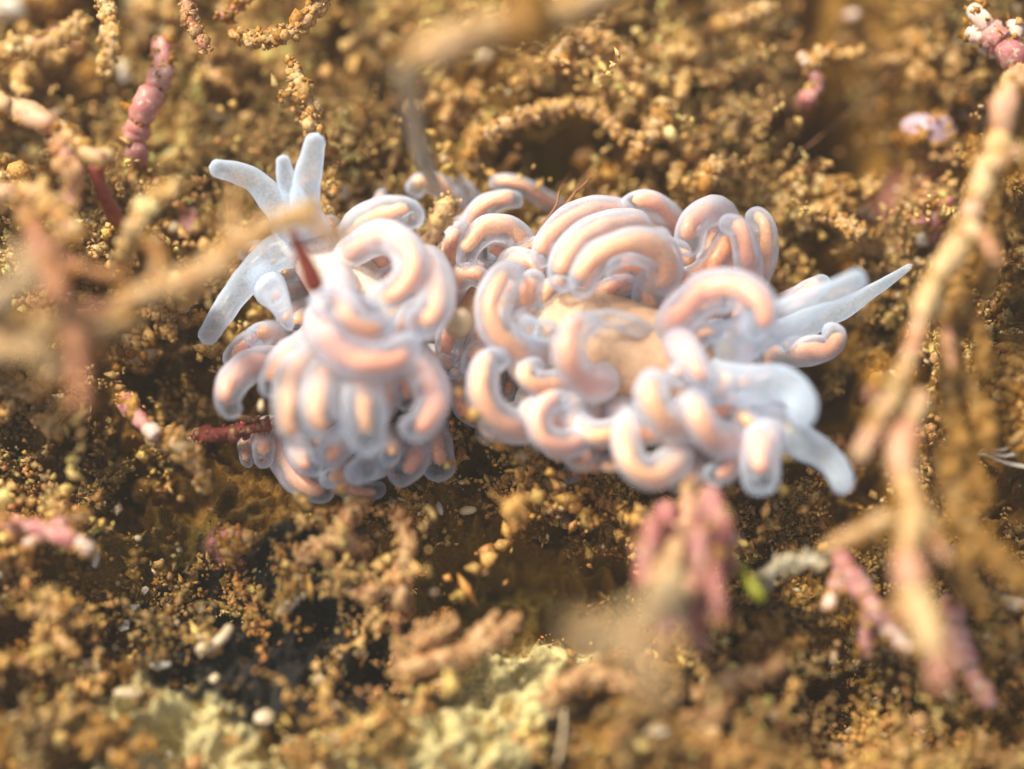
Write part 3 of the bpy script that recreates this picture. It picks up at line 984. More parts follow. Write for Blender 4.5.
# out-of-focus weeds that crowd the upper left
for mat_, pts, rt, r0_, r1_, ti, lab in [
    (M_TANB, [(-10, 62, 2.2), (20, 46, 2.5), (55, 40, 2.6), (82, 20, 2.6)], (-40, 80), 9, 7, CREAMSILT, 'cream blurred weed crossing the upper left corner'),
    (M_TANB, [(98, -12, 2.0), (112, 28, 2.3), (104, 70, 2.4)], (90, -40), 8, 6, CREAMSILT, 'cream blurred weed hanging from the top edge left of the salmon pink weed'),
    (M_PINKISH, [(-10, 196, 2.2), (30, 192, 2.5), (60, 212, 2.6), (72, 240, 2.6)], (-40, 200), 9, 8, CREAMSILT, 'cream blurred weed leaning in from the left edge, under the yellow jointed weed'),
    (M_RUST, [(186, -10, 1.8), (190, 20, 2.0), (206, 50, 2.0)], (180, -40), 6, 5, PINKSILT, 'rosy blurred weed hanging from the top edge right of the salmon pink weed'),
    (M_PINK, [(58, 138, 2.0), (72, 178, 2.3), (64, 214, 2.4)], (50, 120), 7, 6, PINKSILT, 'pink blurred weed crossing under the yellow jointed weed at left'),
    (M_TANB, [(128, 244, 2.2), (150, 206, 2.5), (178, 184, 2.6)], (118, 270), 8, 6, CREAMSILT, 'cream blurred weed leaning towards the smaller slug upper feelers'),
    (M_TANB, [(196, 280, 2.6), (226, 250, 3.0), (270, 226, 3.2), (318, 208, 3.2)], (176, 300), 9, 7, CREAMSILT, 'pale blurred weed veiling the neck of the smaller slug'),
    (M_TANB, [(-8, 332, 2.6), (40, 324, 2.9), (92, 332, 3.0), (132, 320, 2.9)], (-40, 340), 10, 8, CREAMSILT, 'cream blurred weed lying across the rusty one at left')]:
    encrusted('crusted_weed', lab, 'seaweed', mat_, pts, r0_, r1_, ti, .8, root_px=rt)

# right: the tall jointed weed in front of everything
jointed('coralline_weed', 'tall yellow and pink jointed weed rising along the right edge', 'seaweed', M_YELLOW,
        [(1010, 90, 2.6), (1000, 140, 2.7), (978, 195, 2.7), (958, 245, 2.6), (930, 290, 2.5), (914, 345, 2.45), (893, 392, 2.5), (872, 432, 2.5), (858, 458, 2.5)],
        14, 9, 30, root_px=(1050, 60), twigs=[
            ([(921, 395, 2.3), (906, 430, 2.35), (902, 470, 2.4), (914, 510, 2.45), (908, 560, 2.5), (921, 610, 2.5), (938, 660, 2.5), (942, 690, 2.5)], 13, 11, M_PINK),
            ([(985, 180, 2.7), (1000, 160, 2.9), (1022, 150, 3.0)], 8, 6), ([(965, 225, 2.7), (985, 240, 2.8), (998, 262, 2.9)], 8, 5), ([(900, 380, 2.5), (880, 385, 2.6), (868, 398, 2.6)], 7, 5), ([(912, 500, 2.45), (930, 525, 2.4), (946, 560, 2.4)], 9, 6), ([(916, 585, 2.5), (902, 604, 2.5), (898, 626, 2.5)], 8, 6), ([(930, 290, 2.5), (945, 325, 2.3), (952, 370, 2.2)], 7, 5),
        ])
encrusted('crusted_weed', 'brown feathery weed hanging behind the tall yellow jointed one', 'seaweed', M_BROWN,
          [(985, 200, 1.9), (962, 270, 1.9), (950, 350, 1.8), (955, 430, 1.7), (985, 500, 1.8)], 13, 6, DARKSILT, 1.3, root_px=(1035, 190),
          twigs=[([(945, 450, 1.9), (962, 520, 1.9), (1000, 560, 1.9), (1040, 590, 1.8)], 11, 8), ([(975, 150, 1.9), (992, 220, 2.0), (985, 290, 2.0)], 11, 7),
                 ([(952, 360, 1.8), (975, 400, 1.8), (990, 450, 1.7)], 8, 5), ([(955, 300, 1.9), (978, 330, 1.9), (985, 370, 1.8)], 7, 4),
                 ([(970, 540, 1.9), (965, 580, 1.8), (985, 610, 1.7)], 8, 5)])
jointed('coralline_weed', 'short pink jointed twig joining the right weed at its lower bend', 'seaweed', M_TANB,
        [(900, 518, 2.2), (880, 524, 2.25), (852, 536, 2.2), (828, 548, 2.1)], 10, 8, 26, root_px=(930, 540))
jointed('coralline_weed', 'dark pink forked weed below the right slug feeler tips, pale tipped', 'seaweed', M_ROSE,
        [(842, 560, .9), (858, 585, .95), (872, 606, 1.0), (892, 632, 1.0), (908, 652, 1.0)], 8, 12, 26, root_px=(838, 545), tip=M_TIP,
        twigs=[([(846, 565, .9), (836, 588, .9), (826, 610, .9)], 8, 8, M_TIP), ([(872, 606, .9), (868, 630, .7), (866, 655, .5)], 8, 10, M_ROSE)])
jointed('coralline_weed', 'dark pink weed stub beside the white tip of the tall weed', 'seaweed', M_ROSE,
        [(955, 615, .7), (957, 640, .7), (975, 680, .6), (992, 705, .6)], 9, 13, 26, root_px=(950, 600))
jointed('coralline_weed', 'pink weed with white knobby tips in the top right corner', 'seaweed', M_PINK,
        [(1018, 62, 1.6), (1000, 42, 1.7), (984, 22, 1.8), (972, 8, 1.8)], 11, 12, 20, root_px=(1035, 85), tip=M_TIP,
        twigs=[([(998, 42, 1.7), (982, 38, 1.7), (968, 30, 1.7)], 9, 9), ([(1012, 55, 1.6), (1014, 36, 1.7), (1016, 22, 1.75)], 10, 11), ([(1012, 62, 1.5), (994, 52, 1.5), (980, 47, 1.5)], 8, 8)])
jointed('coralline_weed', 'small bright pink forked weed left of the tall yellow weed', 'seaweed', M_PINK,
        [(935, 222, .6), (930, 208, .7), (926, 196, .75)], 8, 6, 15, root_px=(940, 240),
        twigs=[([(932, 213, .65), (944, 204, .7), (954, 198, .7)], 6, 5), ([(931, 216, .65), (920, 221, .65), (911, 224, .65)], 6, 4)])
jointed('coralline_weed', 'pale pink tube weed standing by the dark hollow at the top', 'seaweed', M_PINK,
        [(806, 100, .8), (818, 86, .9), (812, 72, 1.0), (801, 54, 1.05)], 10, 7, 18, root_px=(800, 112), tip=M_TIP)
encrusted('crusted_weed', 'lumpy tan crust flag on the tip of the pale pink tube weed', 'seaweed', M_TANB,
          [(808, 68, 1.05), (826, 52, 1.1), (845, 55, 1.1), (862, 50, 1.1)], 6, 3, SILT, 1.2)

# left and top: weeds close to the lens
jointed('coralline_weed', 'yellow jointed weed reaching in from the left edge, upper left', 'seaweed', M_YELLOW,
        [(-8, 104, 2.0), (18, 110, 2.1), (44, 121, 2.2), (72, 138, 2.2), (94, 158, 2.2), (112, 152, 2.2)], 11, 10, 30, root_px=(-45, 110))
strand('stringy_weed', 'thin rusty stem dropping from the yellow jointed weed, upper left', 'seaweed', M_RED,
       [(94, 160, 2.2), (100, 185, 2.0), (110, 208, 1.7), (128, 234, 1.0), (135, 250, .5)], 6, 9)
jointed('coralline_weed', 'salmon pink jointed weed standing near the top left', 'seaweed', M_PINK,
        [(138, 158, .9), (136, 138, 1.1), (142, 114, 1.3), (152, 94, 1.4), (163, 68, 1.4), (160, 42, 1.4)], 9, 13, 24, root_px=(140, 172))
jointed('coralline_weed', 'rusty red blurred weed near the lens, left of the smaller slug', 'seaweed', M_RUST,
        [(30, 220, 2.8), (46, 262, 3.2), (62, 300, 3.4), (74, 342, 3.5), (80, 378, 3.5), (80, 410, 3.5)], 6, 9, 30, root_px=(10, 190),
        twigs=[([(66, 310, 3.4), (100, 312, 3.3), (140, 298, 3.2)], 7, 8, M_TANB), ([(40, 250, 3.1), (80, 268, 3.1), (122, 276, 3.1)], 5, 5, M_RUST), ([(76, 350, 3.5), (60, 372, 3.4), (40, 384, 3.3)], 6, 6, M_TANB), ([(70, 330, 3.4), (92, 344, 3.3), (104, 362, 3.1)], 5, 5, M_RUST), ([(58, 290, 3.3), (40, 300, 3.3), (24, 316, 3.2)], 6, 5, M_PINK), ([(46, 262, 3.2), (60, 240, 3.2), (86, 232, 3.1)], 5, 4, M_RUST)])
jointed('coralline_weed', 'pale tan blurred weed near the lens crossing the head of the smaller slug', 'seaweed', M_TANB,
        [(128, 300, 3.0), (165, 288, 3.4), (205, 272, 3.7), (240, 250, 3.8), (268, 222, 3.8)], 9, 9, 34, root_px=(90, 330),
        twigs=[([(240, 250, 3.8), (232, 215, 3.8), (238, 186, 3.7)], 6, 5, M_TANB), ([(262, 228, 3.8), (300, 222, 3.7), (340, 236, 3.6)], 9, 7, M_TANB), ([(150, 292, 3.3), (160, 262, 3.3), (150, 240, 3.2)], 5, 4, M_RUST)])
strand('stringy_weed', 'short dark red spike in front of the smaller slug head', 'seaweed', M_RED,
       [(317, 292, 2.15), (309, 270, 2.3), (300, 250, 2.45), (292, 232, 2.6)], 10, 4)
encrusted('crusted_weed', 'thick blurred yellow branch near the lens across the top centre', 'seaweed', M_YELLOW,
          [(640, -25, 3.6), (590, 5, 4.0), (540, 22, 4.3), (490, 30, 4.5), (446, 42, 4.6), (412, 64, 4.6)], 8, 15, SILT, .6, root_px=(690, -40))
strand('stringy_weed', 'pale grey blurred thread drooping above the gap between the slugs', 'seaweed', M_GREY,
       [(408, 66, 4.6), (411, 100, 3.9), (416, 135, 3.0), (426, 165, 2.6), (436, 190, 2.1)], 10, 7)
encrusted('crusted_weed', 'knobbly tan weed standing above the smaller slug upper feelers', 'seaweed', M_TANB,
          [(313, 132, 1.7), (309, 112, 1.8), (300, 92, 1.9), (284, 98, 1.9)], 5, 7, SILT, 1.0, root_px=(330, 150),
          twigs=[([(302, 95, 1.9), (296, 74, 1.9), (290, 62, 1.9)], 7, 5)])
encrusted('crusted_weed', 'tan forked branch in the top left quarter, running off the top edge', 'seaweed', M_TANB,
          [(326, -10, 1.9), (308, 16, 2.0), (290, 32, 2.0), (262, 38, 1.9), (234, 36, 1.7)], 10, 6, SILT, .9, root_px=(345, -30))
jointed('coralline_weed', 'reddish tan weed crossing the very top edge left of centre', 'seaweed', M_RUST,
        [(255, -12, 1.6), (238, 6, 1.7), (220, 18, 1.7)], 9, 7, 22, root_px=(275, -30))
encrusted('crusted_weed', 'yellowish crusted twig wedged between the two slugs', 'seaweed', M_TANB,
          [(424, 248, 1.3), (432, 232, 1.5), (440, 214, 1.6), (452, 203, 1.6)], 7, 9, [(.66, .44, .17), (.70, .50, .24)], .9, root_px=(430, 275))
encrusted('crusted_weed', 'dark red crusted rod poking out under the smaller slug on its left', 'seaweed', M_RED,
          [(202, 436, .55), (225, 434, .6), (250, 428, .6), (274, 424, .55)], 6, 7, [(.30, .06, .05), (.36, .12, .07), (.5, .3, .14)], .5, root_px=(190, 440))
jointed('coralline_weed', 'small orange pink stalk with a pale tip, left of the dark red rod', 'seaweed', M_PINK,
        [(128, 405, .8), (140, 420, .9), (157, 436, .95)], 7, 9, 18, root_px=(120, 395), tip=M_TIP)
encrusted('crusted_weed', 'tan leaning twig below the orange pink stalk at left', 'seaweed', M_TANB,
          [(172, 440, .9), (188, 452, .9), (198, 468, .8), (206, 486, .7)], 12, 6, SILT, .9, root_px=(160, 445))
jointed('coralline_weed', 'pink star shaped weed with pale tips near the left edge', 'seaweed', M_PINK,
        [(10, 524, .9), (30, 527, 1.0), (50, 531, 1.05), (72, 540, 1.05), (92, 550, 1.0)], 7, 9, 20, root_px=(0, 530), tip=M_TIP,
        twigs=[([(52, 530, 1.05), (68, 520, 1.05), (88, 514, 1.05)], 8, 7, M_TANB), ([(46, 532, 1.0), (34, 540, 1.0), (24, 545, 1.0)], 7, 6, M_TIP)])
encrusted('crusted_weed', 'cream blurred lumpy weed near the lens at the left edge, above the rusty one', 'seaweed', M_TANB,
          [(-10, 300, 3.4), (10, 290, 3.8), (30, 275, 4.0), (20, 250, 4.0)], 11, 7, [(.66, .46, .24), (.7, .54, .34)], .6, root_px=(-40, 320))
encrusted('crusted_weed', 'tan blurred lumpy weed near the lens at the left edge, below the rusty one', 'seaweed', M_TANB,
          [(-10, 350, 3.0), (14, 352, 3.4), (36, 345, 3.6), (50, 365, 3.6)], 10, 7, [(.6, .4, .18), (.66, .48, .28)], .6, root_px=(-40, 370))
for pts, rt, lab in [
    ([(482, 136, .9), (508, 124, 1.0), (540, 112, 1.0), (575, 106, 1.0), (604, 118, .95), (624, 138, .9)], (470, 140), 'tan crusted bridge of weed arching over the green hollow'),
    ([(560, 24, 1.0), (584, 32, 1.2), (612, 44, 1.2), (634, 62, 1.1), (644, 90, .9)], (650, 110), 'tan crusted weed slanting down right of top centre'),
    ([(472, 158, .7), (474, 140, .8), (478, 128, .9)], (470, 168), 'small crusted finger at the left end of the weed bridge'),
    ([(556, 60, 1.1), (562, 46, 1.2), (566, 34, 1.2)], (560, 80), 'upright crusted finger above the weed bridge'),
    ([(640, 150, .9), (655, 128, 1.0), (662, 108, 1.0)], (630, 165), 'stout crusted finger right of the weed bridge'),
    ([(700, 190, .7), (712, 172, .9), (728, 160, .9)], (690, 205), 'crusted finger above the upper right lobes of the larger slug'),
    ([(720, 25, 1.1), (742, 20, 1.2), (770, 8, 1.2)], (700, 40), 'crusted twig at the top edge left of the dark hollow'),
    ([(860, 236, .7), (844, 222, .8), (826, 216, .8)], (875, 250), 'crusted twig right of the larger slug upper lobes'),
]:
    encrusted('crusted_weed', lab, 'seaweed', M_TANB, pts, 9, 6, SILT, 1.25, root_px=rt, grain=.042)
for pts, tw, rt, lab in [
    ([(408, 668, .5), (436, 660, .6), (470, 652, .7), (496, 638, .75), (516, 620, .75)], [([(470, 652, .7), (482, 632, .75), (494, 618, .75)], 7, 4)], (400, 675), 'rosy tan crusted branch at the bottom, left of the pale yellow patch'),
    ([(410, 648, .5), (426, 640, .6), (440, 632, .65), (454, 622, .65)], [([(424, 642, .6), (420, 630, .65), (422, 622, .65)], 5, 4)], (402, 652), 'small crusted fork just above the rosy tan branch'),
    ([(400, 600, .5), (404, 570, .6), (408, 545, .7), (400, 522, .7)], [([(404, 575, .6), (385, 588, .6), (356, 596, .6)], 8, 5)], (395, 610), 'tan crusted branch below the smaller slug'),
    ([(352, 545, .6), (336, 540, .7), (316, 548, .7), (300, 560, .6)], [([(336, 540, .7), (344, 520, .75), (352, 508, .75)], 7, 6)], (370, 550), 'feathery tan crusted branch under the smaller slug lower lobes'),
    ([(560, 690, .6), (590, 676, .7), (620, 682, .7), (640, 700, .6)], [([(590, 676, .7), (600, 662, .75)], 6, 5)], (550, 705), 'crusted branch below the blurred beige weed'),
    ([(640, 730, .5), (665, 720, .6), (700, 722, .6), (728, 700, .6)], [([(690, 722, .6), (712, 738, .6)], 7, 6)], (625, 740), 'long crusted branch along the bottom edge right of centre'),
    ([(712, 690, .5), (745, 676, .6), (770, 672, .6), (780, 660, .6)], [], (700, 700), 'crusted twig below the pink frond clump'),
]:
    encrusted('crusted_weed', lab, 'seaweed', M_TANB, pts, 10, 6, PINKSILT, 1.3, root_px=rt, twigs=tw, grain=.04)

# the pink frond clump and the beige blurred weed, bottom centre
t0 = foot_of(690, 600)
t = thing('frond_clump', t0, 'clump of pink streaked fronds below the larger slug', 'seaweed')
CLUMP = [(668, 506, 646, 560), (655, 520, 640, 592), (690, 498, 672, 560), (712, 494, 716, 548), (724, 530, 731, 580), (676, 540, 660, 612), (698, 530, 694, 600),
         (712, 556, 722, 626), (690, 575, 682, 642), (672, 580, 668, 648), (702, 590, 704, 655), (660, 556, 650, 618), (684, 520, 690, 566), (716, 512, 728, 545)]
nub_c, nub_r, nub_t = [], [], []
for k, (x0, y0, x1, y1) in enumerate(CLUMP):       # forked fronds that rise together, arch over and hang down
    hz = random.uniform(1.35, 1.9)
    top = at(x0, y0, hz)
    mid_ = at((x0 + x1) / 2 + random.uniform(-6, 6), (y0 + y1) / 2, hz + .1)
    W = [Vector(t0), at(688, 575, .8), at(x0 * .6 + 688 * .4, y0 + 20, hz - .2), top, mid_, at(x1, y1, hz - .05)]
    n, r_ = 34, random.uniform(5.5, 8.5)
    Ln = sum((W[i + 1] - W[i]).length for i in range(5))
    CC = catmull(W, n)
    m_ = (M_ROSE, M_CRIMSON, M_PINKISH, M_ROSE, M_CRIMSON, M_TANB)[k % 6]
    f_ = link('frond', sweep(CC, round_ends(n, .03, r_ / 130, Ln, mid=r_ / 80), 12, wob=.4, origin=t0), m_, t)
    for q in range(3):                             # side knobs
        c0 = Vector(CC[random.randint(16, 30)])
        d_ = Vector((random.choice((-1, 1)) * random.uniform(.1, .2), random.uniform(-.12, .04), random.uniform(-.05, .12)))
        link('side_knob', sweep(catmull([c0 - t0, c0 + d_ * .6 - t0, c0 + d_ - t0], 9), round_ends(9, .045, .035, d_.length), 8, wob=.3), (m_, M_PINKISH, M_TIP)[q], f_)
    kk = rng.integers(8, n, 60)
    d = rng.normal(size=(60, 3))
    nub_c.append(CC[kk] + d / np.linalg.norm(d, axis=1)[:, None] * r_ / 95 - np.array(t0))
    nub_r.append(np.exp(rng.normal(-3.6, .4, 60)))
    nub_t.append(np.array(PINKSILT)[rng.integers(0, 4, 60)] * rng.uniform(.8, 1.3, (60, 1)))
c = blobs('crust', np.vstack(nub_c), np.concatenate(nub_r), np.vstack(nub_t), M_TURF, t, aniso=.3)
c['kind'] = 'stuff'
encrusted('crusted_weed', 'beige blurred weed near the lens left of the pink frond clump', 'seaweed', M_TANB,
          [(668, 590, 3.0), (648, 612, 3.8), (625, 632, 4.2), (600, 640, 4.4), (578, 628, 4.4)], 10, 7, [(.60, .42, .2), (.66, .5, .28)], .7, root_px=(690, 620),
          twigs=[([(632, 630, 4.2), (640, 660, 4.2), (660, 690, 4.1)], 11, 8)])
encrusted('crusted_weed', 'grey crusted twig between the green blade and the right weed', 'seaweed', M_GREY,
          [(766, 578, .8), (780, 566, .9), (800, 562, .9), (826, 560, .9)], 5, 7, [(.44, .38, .26), (.5, .4, .22)], .8, root_px=(760, 592))
o = strand('green_weed', 'short yellow green blade right of the pink frond clump', 'seaweed', M_GREEN,
           [(742, 570, 1.2), (750, 582, 1.4), (757, 592, 1.45), (764, 602, 1.4)], 6, 5, root_px=(738, 566))
for k, pts in enumerate([[(578, 188, 1.2), (566, 205, 1.35), (548, 222, 1.4), (534, 236, 1.3)], [(588, 180, 1.1), (572, 196, 1.3), (556, 218, 1.4), (544, 232, 1.35)], [(560, 190, 1.1), (556, 206, 1.3), (538, 230, 1.4)]]):
    strand('weed_thread', ('lower of the two long red brown threads over the larger slug', 'upper of the two long red brown threads over the larger slug', 'short red brown thread left of the two long ones')[k], 'seaweed', M_HAIR, pts, 1.6, 1.2, root_px=(590 - 8 * k, 172), group='red brown threads on the larger slug', wob=.02)
for k, (a, b, c, lab) in enumerate([((985, 452), (1004, 456), (1030, 450), 'middle of the three pale stiff threads at the right edge'), ((985, 455), (1006, 463), (1032, 468), 'lowest of the three pale stiff threads at the right edge'), ((984, 450), (1002, 450), (1028, 440), 'topmost of the three pale stiff threads at the right edge')]):
    strand('pale_thread', lab, 'seaweed', M_WHITE, [(*a, .5), (*b, .8), (*c, .9)], 2.2, 1.5, root_px=(980, 454), group='pale threads at the right edge', wob=.03)
strand('weed_thread', 'hair thin thread slanting across the dark hollow at the top right', 'seaweed', M_HAIR, [(790, 160, .6), (840, 120, .5), (900, 64, .6)], .9, .7, root_px=(780, 165), wob=.01)
strand('weed_thread', 'thin tan thread standing near the bottom edge at centre', 'seaweed', M_CREAM, [(564, 716, .7), (562, 740, .8), (557, 764, .8)], 2, 1.4, root_px=(566, 705), wob=.03)


# ------------------------------------------------------------------ stones, shells and grains
def lump(name, label, cat, mat, px, py, r, squash=(1, 1, .8), up=None, z=None, rough=.2, seed=0, facet=False, rot=0, group=None, base=None):
    p = on_ground(px, py) if z is None else at(px, py, z)
    if z is None:
        p.z += (r / 100 * squash[2] * .45) if up is None else up
    o = link(name, lump_mesh(r / 100, squash, rough, base, seed, facet), mat)
    o.location = p
    o.rotation_euler = (random.uniform(-.4, .4), random.uniform(-.4, .4), R(rot))
    if name in ('stone', 'pink_coralline', 'lilac_coralline') and r >= 9:
        V = np.array([v.co[:] for v in o.data.vertices])
        k = rng.integers(0, len(V), int(r * (90 if r > 30 else 26 if name == 'stone' else 6)))
        c = blobs('crust', V[k] * rng.uniform(.96, 1.06, (len(k), 1)), np.exp(rng.normal(-3.6, .4, len(k))), PALETTE[rng.integers(0, 6, len(k))] * rng.uniform(.9, 1.3, (len(k), 1)), M_TURF, o, aniso=.4)
        c['kind'] = 'stuff'
    return tag(o, label, cat, group)


lump('bead_grain', 'shiny white bead just right of the smaller slug upper feelers', 'grain', M_WHITE, 344, 203, 8, (1, .95, 1), up=.22, rough=.06, seed=3)
lump('bead_grain', 'small cream bead touching the shiny white bead', 'grain', M_CREAM, 325, 196, 4.5, (.8, 1, 1), up=.2, rough=.06, seed=4)
lump('stone', 'beige angular stone left of the smaller slug long feeler', 'stone', M_STONE, 130, 354, 25, (1, 1.05, .9), seed=5, rough=.3, up=.25)
lump('grain', 'round cream crumb lodged between the slugs', 'grain', M_CREAM, 460, 323, 13, (1, 1, 1), z=1.35, seed=6)
lump('puff_grain', 'fuzzy white ball below the gap between the slugs', 'grain', M_WHITE, 488, 453, 12, (1, 1, 1), up=.5, seed=7, rough=.1)
lump('stone', 'yellow lump low at the left, below the tan leaning twig', 'stone', M_AMBER, 147, 493, 11, (.85, 1.1, 1), seed=8, rough=.3)
lump('shell', 'white worn shell at the left edge near the top', 'shell', M_WHITE, 12, 27, 20, (1.2, .8, .7), up=.3, seed=9)
lump('stone', 'blurred tan lump at the top left, right of the white worn shell', 'stone', M_STONE, 55, 18, 24, (1.1, 1, .8), up=.4, seed=10, rough=.25)
lump('pink_coralline', 'large pink knob under the blurred tan lump, upper left', 'coralline knob', M_PINK, 74, 66, 17, (1.1, .9, 1), up=.35, rough=.35, seed=11)
lump('pink_coralline', 'smaller pink knob left of the large one', 'coralline knob', M_PINK, 52, 92, 14, (1, .85, 1), up=.3, rough=.35, seed=12)
lump('stone', 'amber lump below the pink knobs, upper left', 'stone', M_AMBER, 90, 97, 18, (1, .9, .9), up=.3, seed=13)
lump('shell', 'white chalky shell fragment right of the pink knobs', 'shell', M_WHITE, 127, 80, 12, (.8, 1.1, .7), seed=14, rough=.35, up=.2)
lump('stone', 'whitish blurred lump near the left edge under the yellow jointed weed', 'stone', M_WHITE, 50, 218, 21, (1.5, .8, .8), up=.35, seed=15, rough=.3)
lump('pink_chip', 'pink pointed chip above the smaller slug long feeler', 'shell', M_PINK, 192, 230, 12, (.6, 1.25, .6), seed=16, rough=.4, up=.2)
lump('pink_chip', 'pink oblong chip under the thin rusty stem, left', 'shell', M_PINK, 94, 230, 12, (.6, 1.5, .6), seed=17, rough=.3, up=.2)
for q, (px_, py_, r_, lab) in enumerate([(157, 244, 9, 'cream pebble left of the pink pointed chip'), (175, 233, 7, 'cream pebble touching the pink pointed chip'),
                                         (224, 220, 8, 'cream pebble right of the pink pointed chip'), (185, 270, 6, 'tiny cream pebble below the pink pointed chip'),
                                         (210, 298, 6, 'cream pebble beside the bend of the smaller slug long feeler')]):
    lump('pebble', lab, 'pebble', M_CREAM, px_, py_, r_, (1, .9, .8), seed=20 + q, up=.12)
lump('grain', 'large cream grain left of the blurred yellow top branch', 'grain', M_CREAM, 368, 61, 11, (.9, 1.15, .9), up=.25, seed=31)
lump('grain', 'round tan grain under the left end of the top branch', 'grain', M_CREAM, 485, 70, 10, (1, 1, 1), up=.3, seed=32)
lump('pink_coralline', 'pale pink knob above the larger slug parallel lobes', 'coralline knob', M_TIP, 583, 184, 9, (.9, 1, 1), up=.5, seed=33)
lump('stone', 'tan lump beside the pale pink knob above the larger slug', 'stone', M_STONE, 604, 192, 14, (1.2, .8, .9), up=.35, seed=34, rough=.3)
lump('lilac_coralline', 'blurred lilac knob in the upper right, left of the tall weed', 'coralline knob', M_LILAC, 925, 160, 22, (1.1, .9, .8), up=.5, seed=35, rough=.5)
lump('lilac_coralline', 'pale lilac white knob at the left of the lilac knob', 'coralline knob', M_TIP, 900, 165, 13, (1.1, .9, .9), up=.6, seed=36)
lump('shell', 'pink oval shell above the pointed feeler tip of the larger slug', 'shell', M_PINK, 899, 247, 11, (1.3, .6, .6), up=.15, seed=37, rough=.1, rot=30)
lump('shell', 'white chip left of the tall weed beside the pink oval shell', 'shell', M_WHITE, 919, 247, 7, (.9, 1, .7), up=.15, seed=38, rough=.3)
lump('shell', 'pinkish white chip in the turf right of the larger slug upper lobes', 'shell', M_WHITE, 862, 224, 7, (1, .9, .7), up=.2, seed=39, rough=.35)
lump('shell', 'white chip in the turf touching the larger slug upper right lobe', 'shell', M_WHITE, 794, 225, 7, (.9, 1.1, .6), up=.2, seed=40, rough=.4)
lump('shell', 'white chip in the dark pit at the upper right', 'shell', M_WHITE, 963, 121, 7, (1, .9, .7), up=.15, seed=41, rough=.3)
lump('shell', 'pearly chip left of the pit chip at the upper right', 'shell', M_TIP, 849, 25, 8, (1.2, .8, .7), up=.2, seed=42, rough=.3)
lump('shell', 'small white sliver by the foot of the pale pink tube weed', 'shell', M_WHITE, 789, 101, 6, (1.3, .55, .5), up=.2, seed=43, rough=.2, rot=25)
lump('stone', 'large crusted boulder against the right edge', 'stone', M_BROWN, 1008, 400, 38, (.8, 1.6, .8), up=.1, seed=44, rough=.35)
lump('stone', 'beige chip left of the tall weed at mid height', 'stone', M_STONE, 878, 370, 14, (1, 1, .8), up=.1, seed=45, rough=.35)
lump('grain', 'cream grain on the smaller slug lower left lobe', 'grain', M_CREAM, 261, 405, 6, (.6, 1.1, .8), z=1.1, seed=46)
lump('grain', 'oval cream grain in the brown hollow at bottom centre', 'grain', M_CREAM, 434, 595, 6.5, (1.1, .9, .9), up=.1, seed=47, rough=.05)
lump('shell', 'tan flat shell in the hollow under the larger slug', 'shell', M_CREAM, 562, 524, 12, (.6, 1.2, .35), up=.15, seed=48, rough=.25, rot=20)
lump('shell', 'curved white sliver under the drooping lobe of the smaller slug', 'shell', M_WHITE, 440, 513, 7, (.5, 1.2, .5), up=.15, seed=49, rough=.2, rot=20)
lump('shell', 'small oval tan chip beside the curved white sliver', 'shell', M_CREAM, 468, 516, 7, (1.3, .7, .6), up=.15, seed=50, rough=.15)
strand('worm_tube', 'curved tan worm tube on the black crust at the lower left', 'worm tube', M_CREAM, [(202, 648, .35), (213, 645, .42), (223, 637, .42), (231, 625, .36)], 6, 4.5, root_px=(200, 650))
lump('pink_coralline', 'dull pink knob at the top of the black crust, lower left', 'coralline knob', M_PINK, 236, 545, 14, (1.2, .8, .7), up=.1, seed=51, rough=.35)
lump('pink_coralline', 'dull pink knob at the bottom edge on the right', 'coralline knob', M_ROSE, 916, 735, 16, (.8, 1.5, .8), up=.1, seed=52, rough=.3)
for q, (px_, py_, r_, sq, rot_, lab) in enumerate([
    (99, 564, 7, (.5, 1.5, .4), -5, 'upright white sliver under the pink star weed'), (134, 612, 7, (1.3, .8, .6), 20, 'white chip above the square chip, lower left'),
    (125, 629, 7, (1.1, 1, .6), 40, 'square white chip at the lower left'), (72, 623, 9, (1.5, .3, .3), -22, 'bright white needle at the lower left'),
    (99, 670, 6, (.6, 1.2, .5), 10, 'white chip below the bright white needle'), (162, 668, 8, (1.5, .55, .5), 8, 'pale oval sliver below the square chip'),
    (321, 683, 7, (1, .9, .7), 0, 'white cube like chip on the black crust, bottom'), (266, 720, 8, (1.2, .9, .7), 15, 'white chip with a flat face at the bottom, left of centre'),
    (292, 607, 9, (1.5, .7, .6), 30, 'whitish jagged chip on the black crust, uppermost'), (147, 594, 5, (.9, 1, .7), 0, 'tiny white chip above the white chip at lower left'),
    (171, 758, 6, (.8, 1.1, .6), 0, 'white chip on the bottom edge at lower left'), (130, 696, 9, (1.6, .6, .5), 5, 'pale tan sliver beside the yellow crust'),
    (1014, 608, 11, (1.4, .6, .5), -18, 'cream slab at the right edge, lower half'), (986, 602, 10, (1.1, .6, .4), -30, 'amber slab left of the cream slab at the right edge'),
    (611, 683, 5, (1, 1, .7), 0, 'white speck below the blurred beige weed'), (654, 735, 7, (1.5, .5, .5), 0, 'bluish white sliver at the bottom right of centre'),
    (930, 690, 13, (1.6, .7, .4), -8, 'tan slab behind the white tip of the tall weed')]):
    lump('shell_chip', lab, 'shell chip', M_CREAM if q in (3, 6, 7, 11, 12, 16) else M_AMBER if q == 13 else M_WHITE, px_, py_, r_, sq, seed=60 + q, rough=.3, facet=True, rot=rot_, base=ICO1 if q < 11 else ICO2, up=.12)
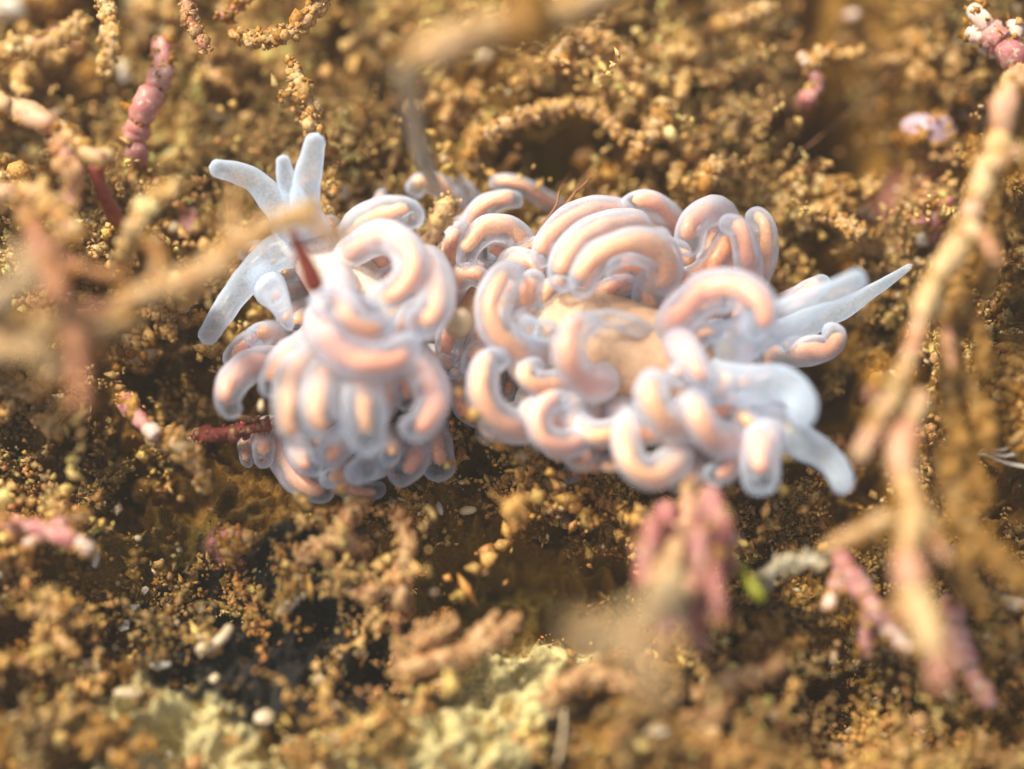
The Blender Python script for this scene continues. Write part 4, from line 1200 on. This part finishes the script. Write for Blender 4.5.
# ring-shaped barnacle
p = on_ground(216, 120, .14)
t = thing('barnacle', p, 'small round cream barnacle with an open top, upper left', 'barnacle')
a = np.linspace(0, 2 * np.pi, 19)
link('rim', sweep(np.stack([.075 * np.cos(a), .075 * np.sin(a), .03 * np.ones(19)], 1), np.ones(19) * .038, 10, wob=.15), M_CREAM, t)
link('plate', lump_mesh(.085, (1, 1, .5), .1, ICO2, 4), M_STONE, t)

# turf grains too alike to be told apart
src = [lump_mesh(1, (1, .85, .8), .25, ICO2, 200 + k) for k in range(5)]
gm = [M_CREAM, M_AMBER, M_STONE, M_CREAM, M_AMBER]
for k in range(5):
    src[k].materials.append(gm[k])
k = 0
while k < 60:
    px_, py_ = random.uniform(5, 1019), random.uniform(5, 764)
    if gmap(np.array([px_]), np.array([py_]), BARE)[0] > .6:
        continue
    o = bpy.data.objects.new('sand_grain', src[k % 5])
    COL.objects.link(o)
    s = math.exp(random.gauss(-3.1, .3))
    o.location = on_ground(px_, py_, .1 + s * .4)
    o.scale = (s, s * random.uniform(.7, 1.2), s)
    o.rotation_euler = (random.random() * 6, random.random() * 6, random.random() * 6)
    tag(o, 'tiny pale amber sand grain caught in the turf', 'sand grain', 'sand grains strewn through the turf')
    k += 1

# ------------------------------------------------------------------ the water's own milkiness
import bmesh
bm = bmesh.new()
bmesh.ops.create_cube(bm, size=1)
for v in bm.verts:
    v.co = (v.co.x * 38, v.co.y * 38, -4.5 + (v.co.z + .5) * 26)
me = bpy.data.meshes.new('haze')
bm.to_mesh(me)
bm.free()
hm = bpy.data.materials.new('sea_water')
hm.use_nodes = True
nt = hm.node_tree
nt.nodes.remove(nt.nodes['Principled BSDF'])
pv = nt.nodes.new('ShaderNodeVolumePrincipled')
pv.inputs['Color'].default_value = (.98, .91, .74, 1)
pv.inputs['Density'].default_value = 0.0028
pv.inputs['Anisotropy'].default_value = .3
nt.links.new(pv.outputs[0], nt.nodes['Material Output'].inputs['Volume'])
tag(link('haze', me, hm), 'faintly milky sea water round everything', kind='stuff')
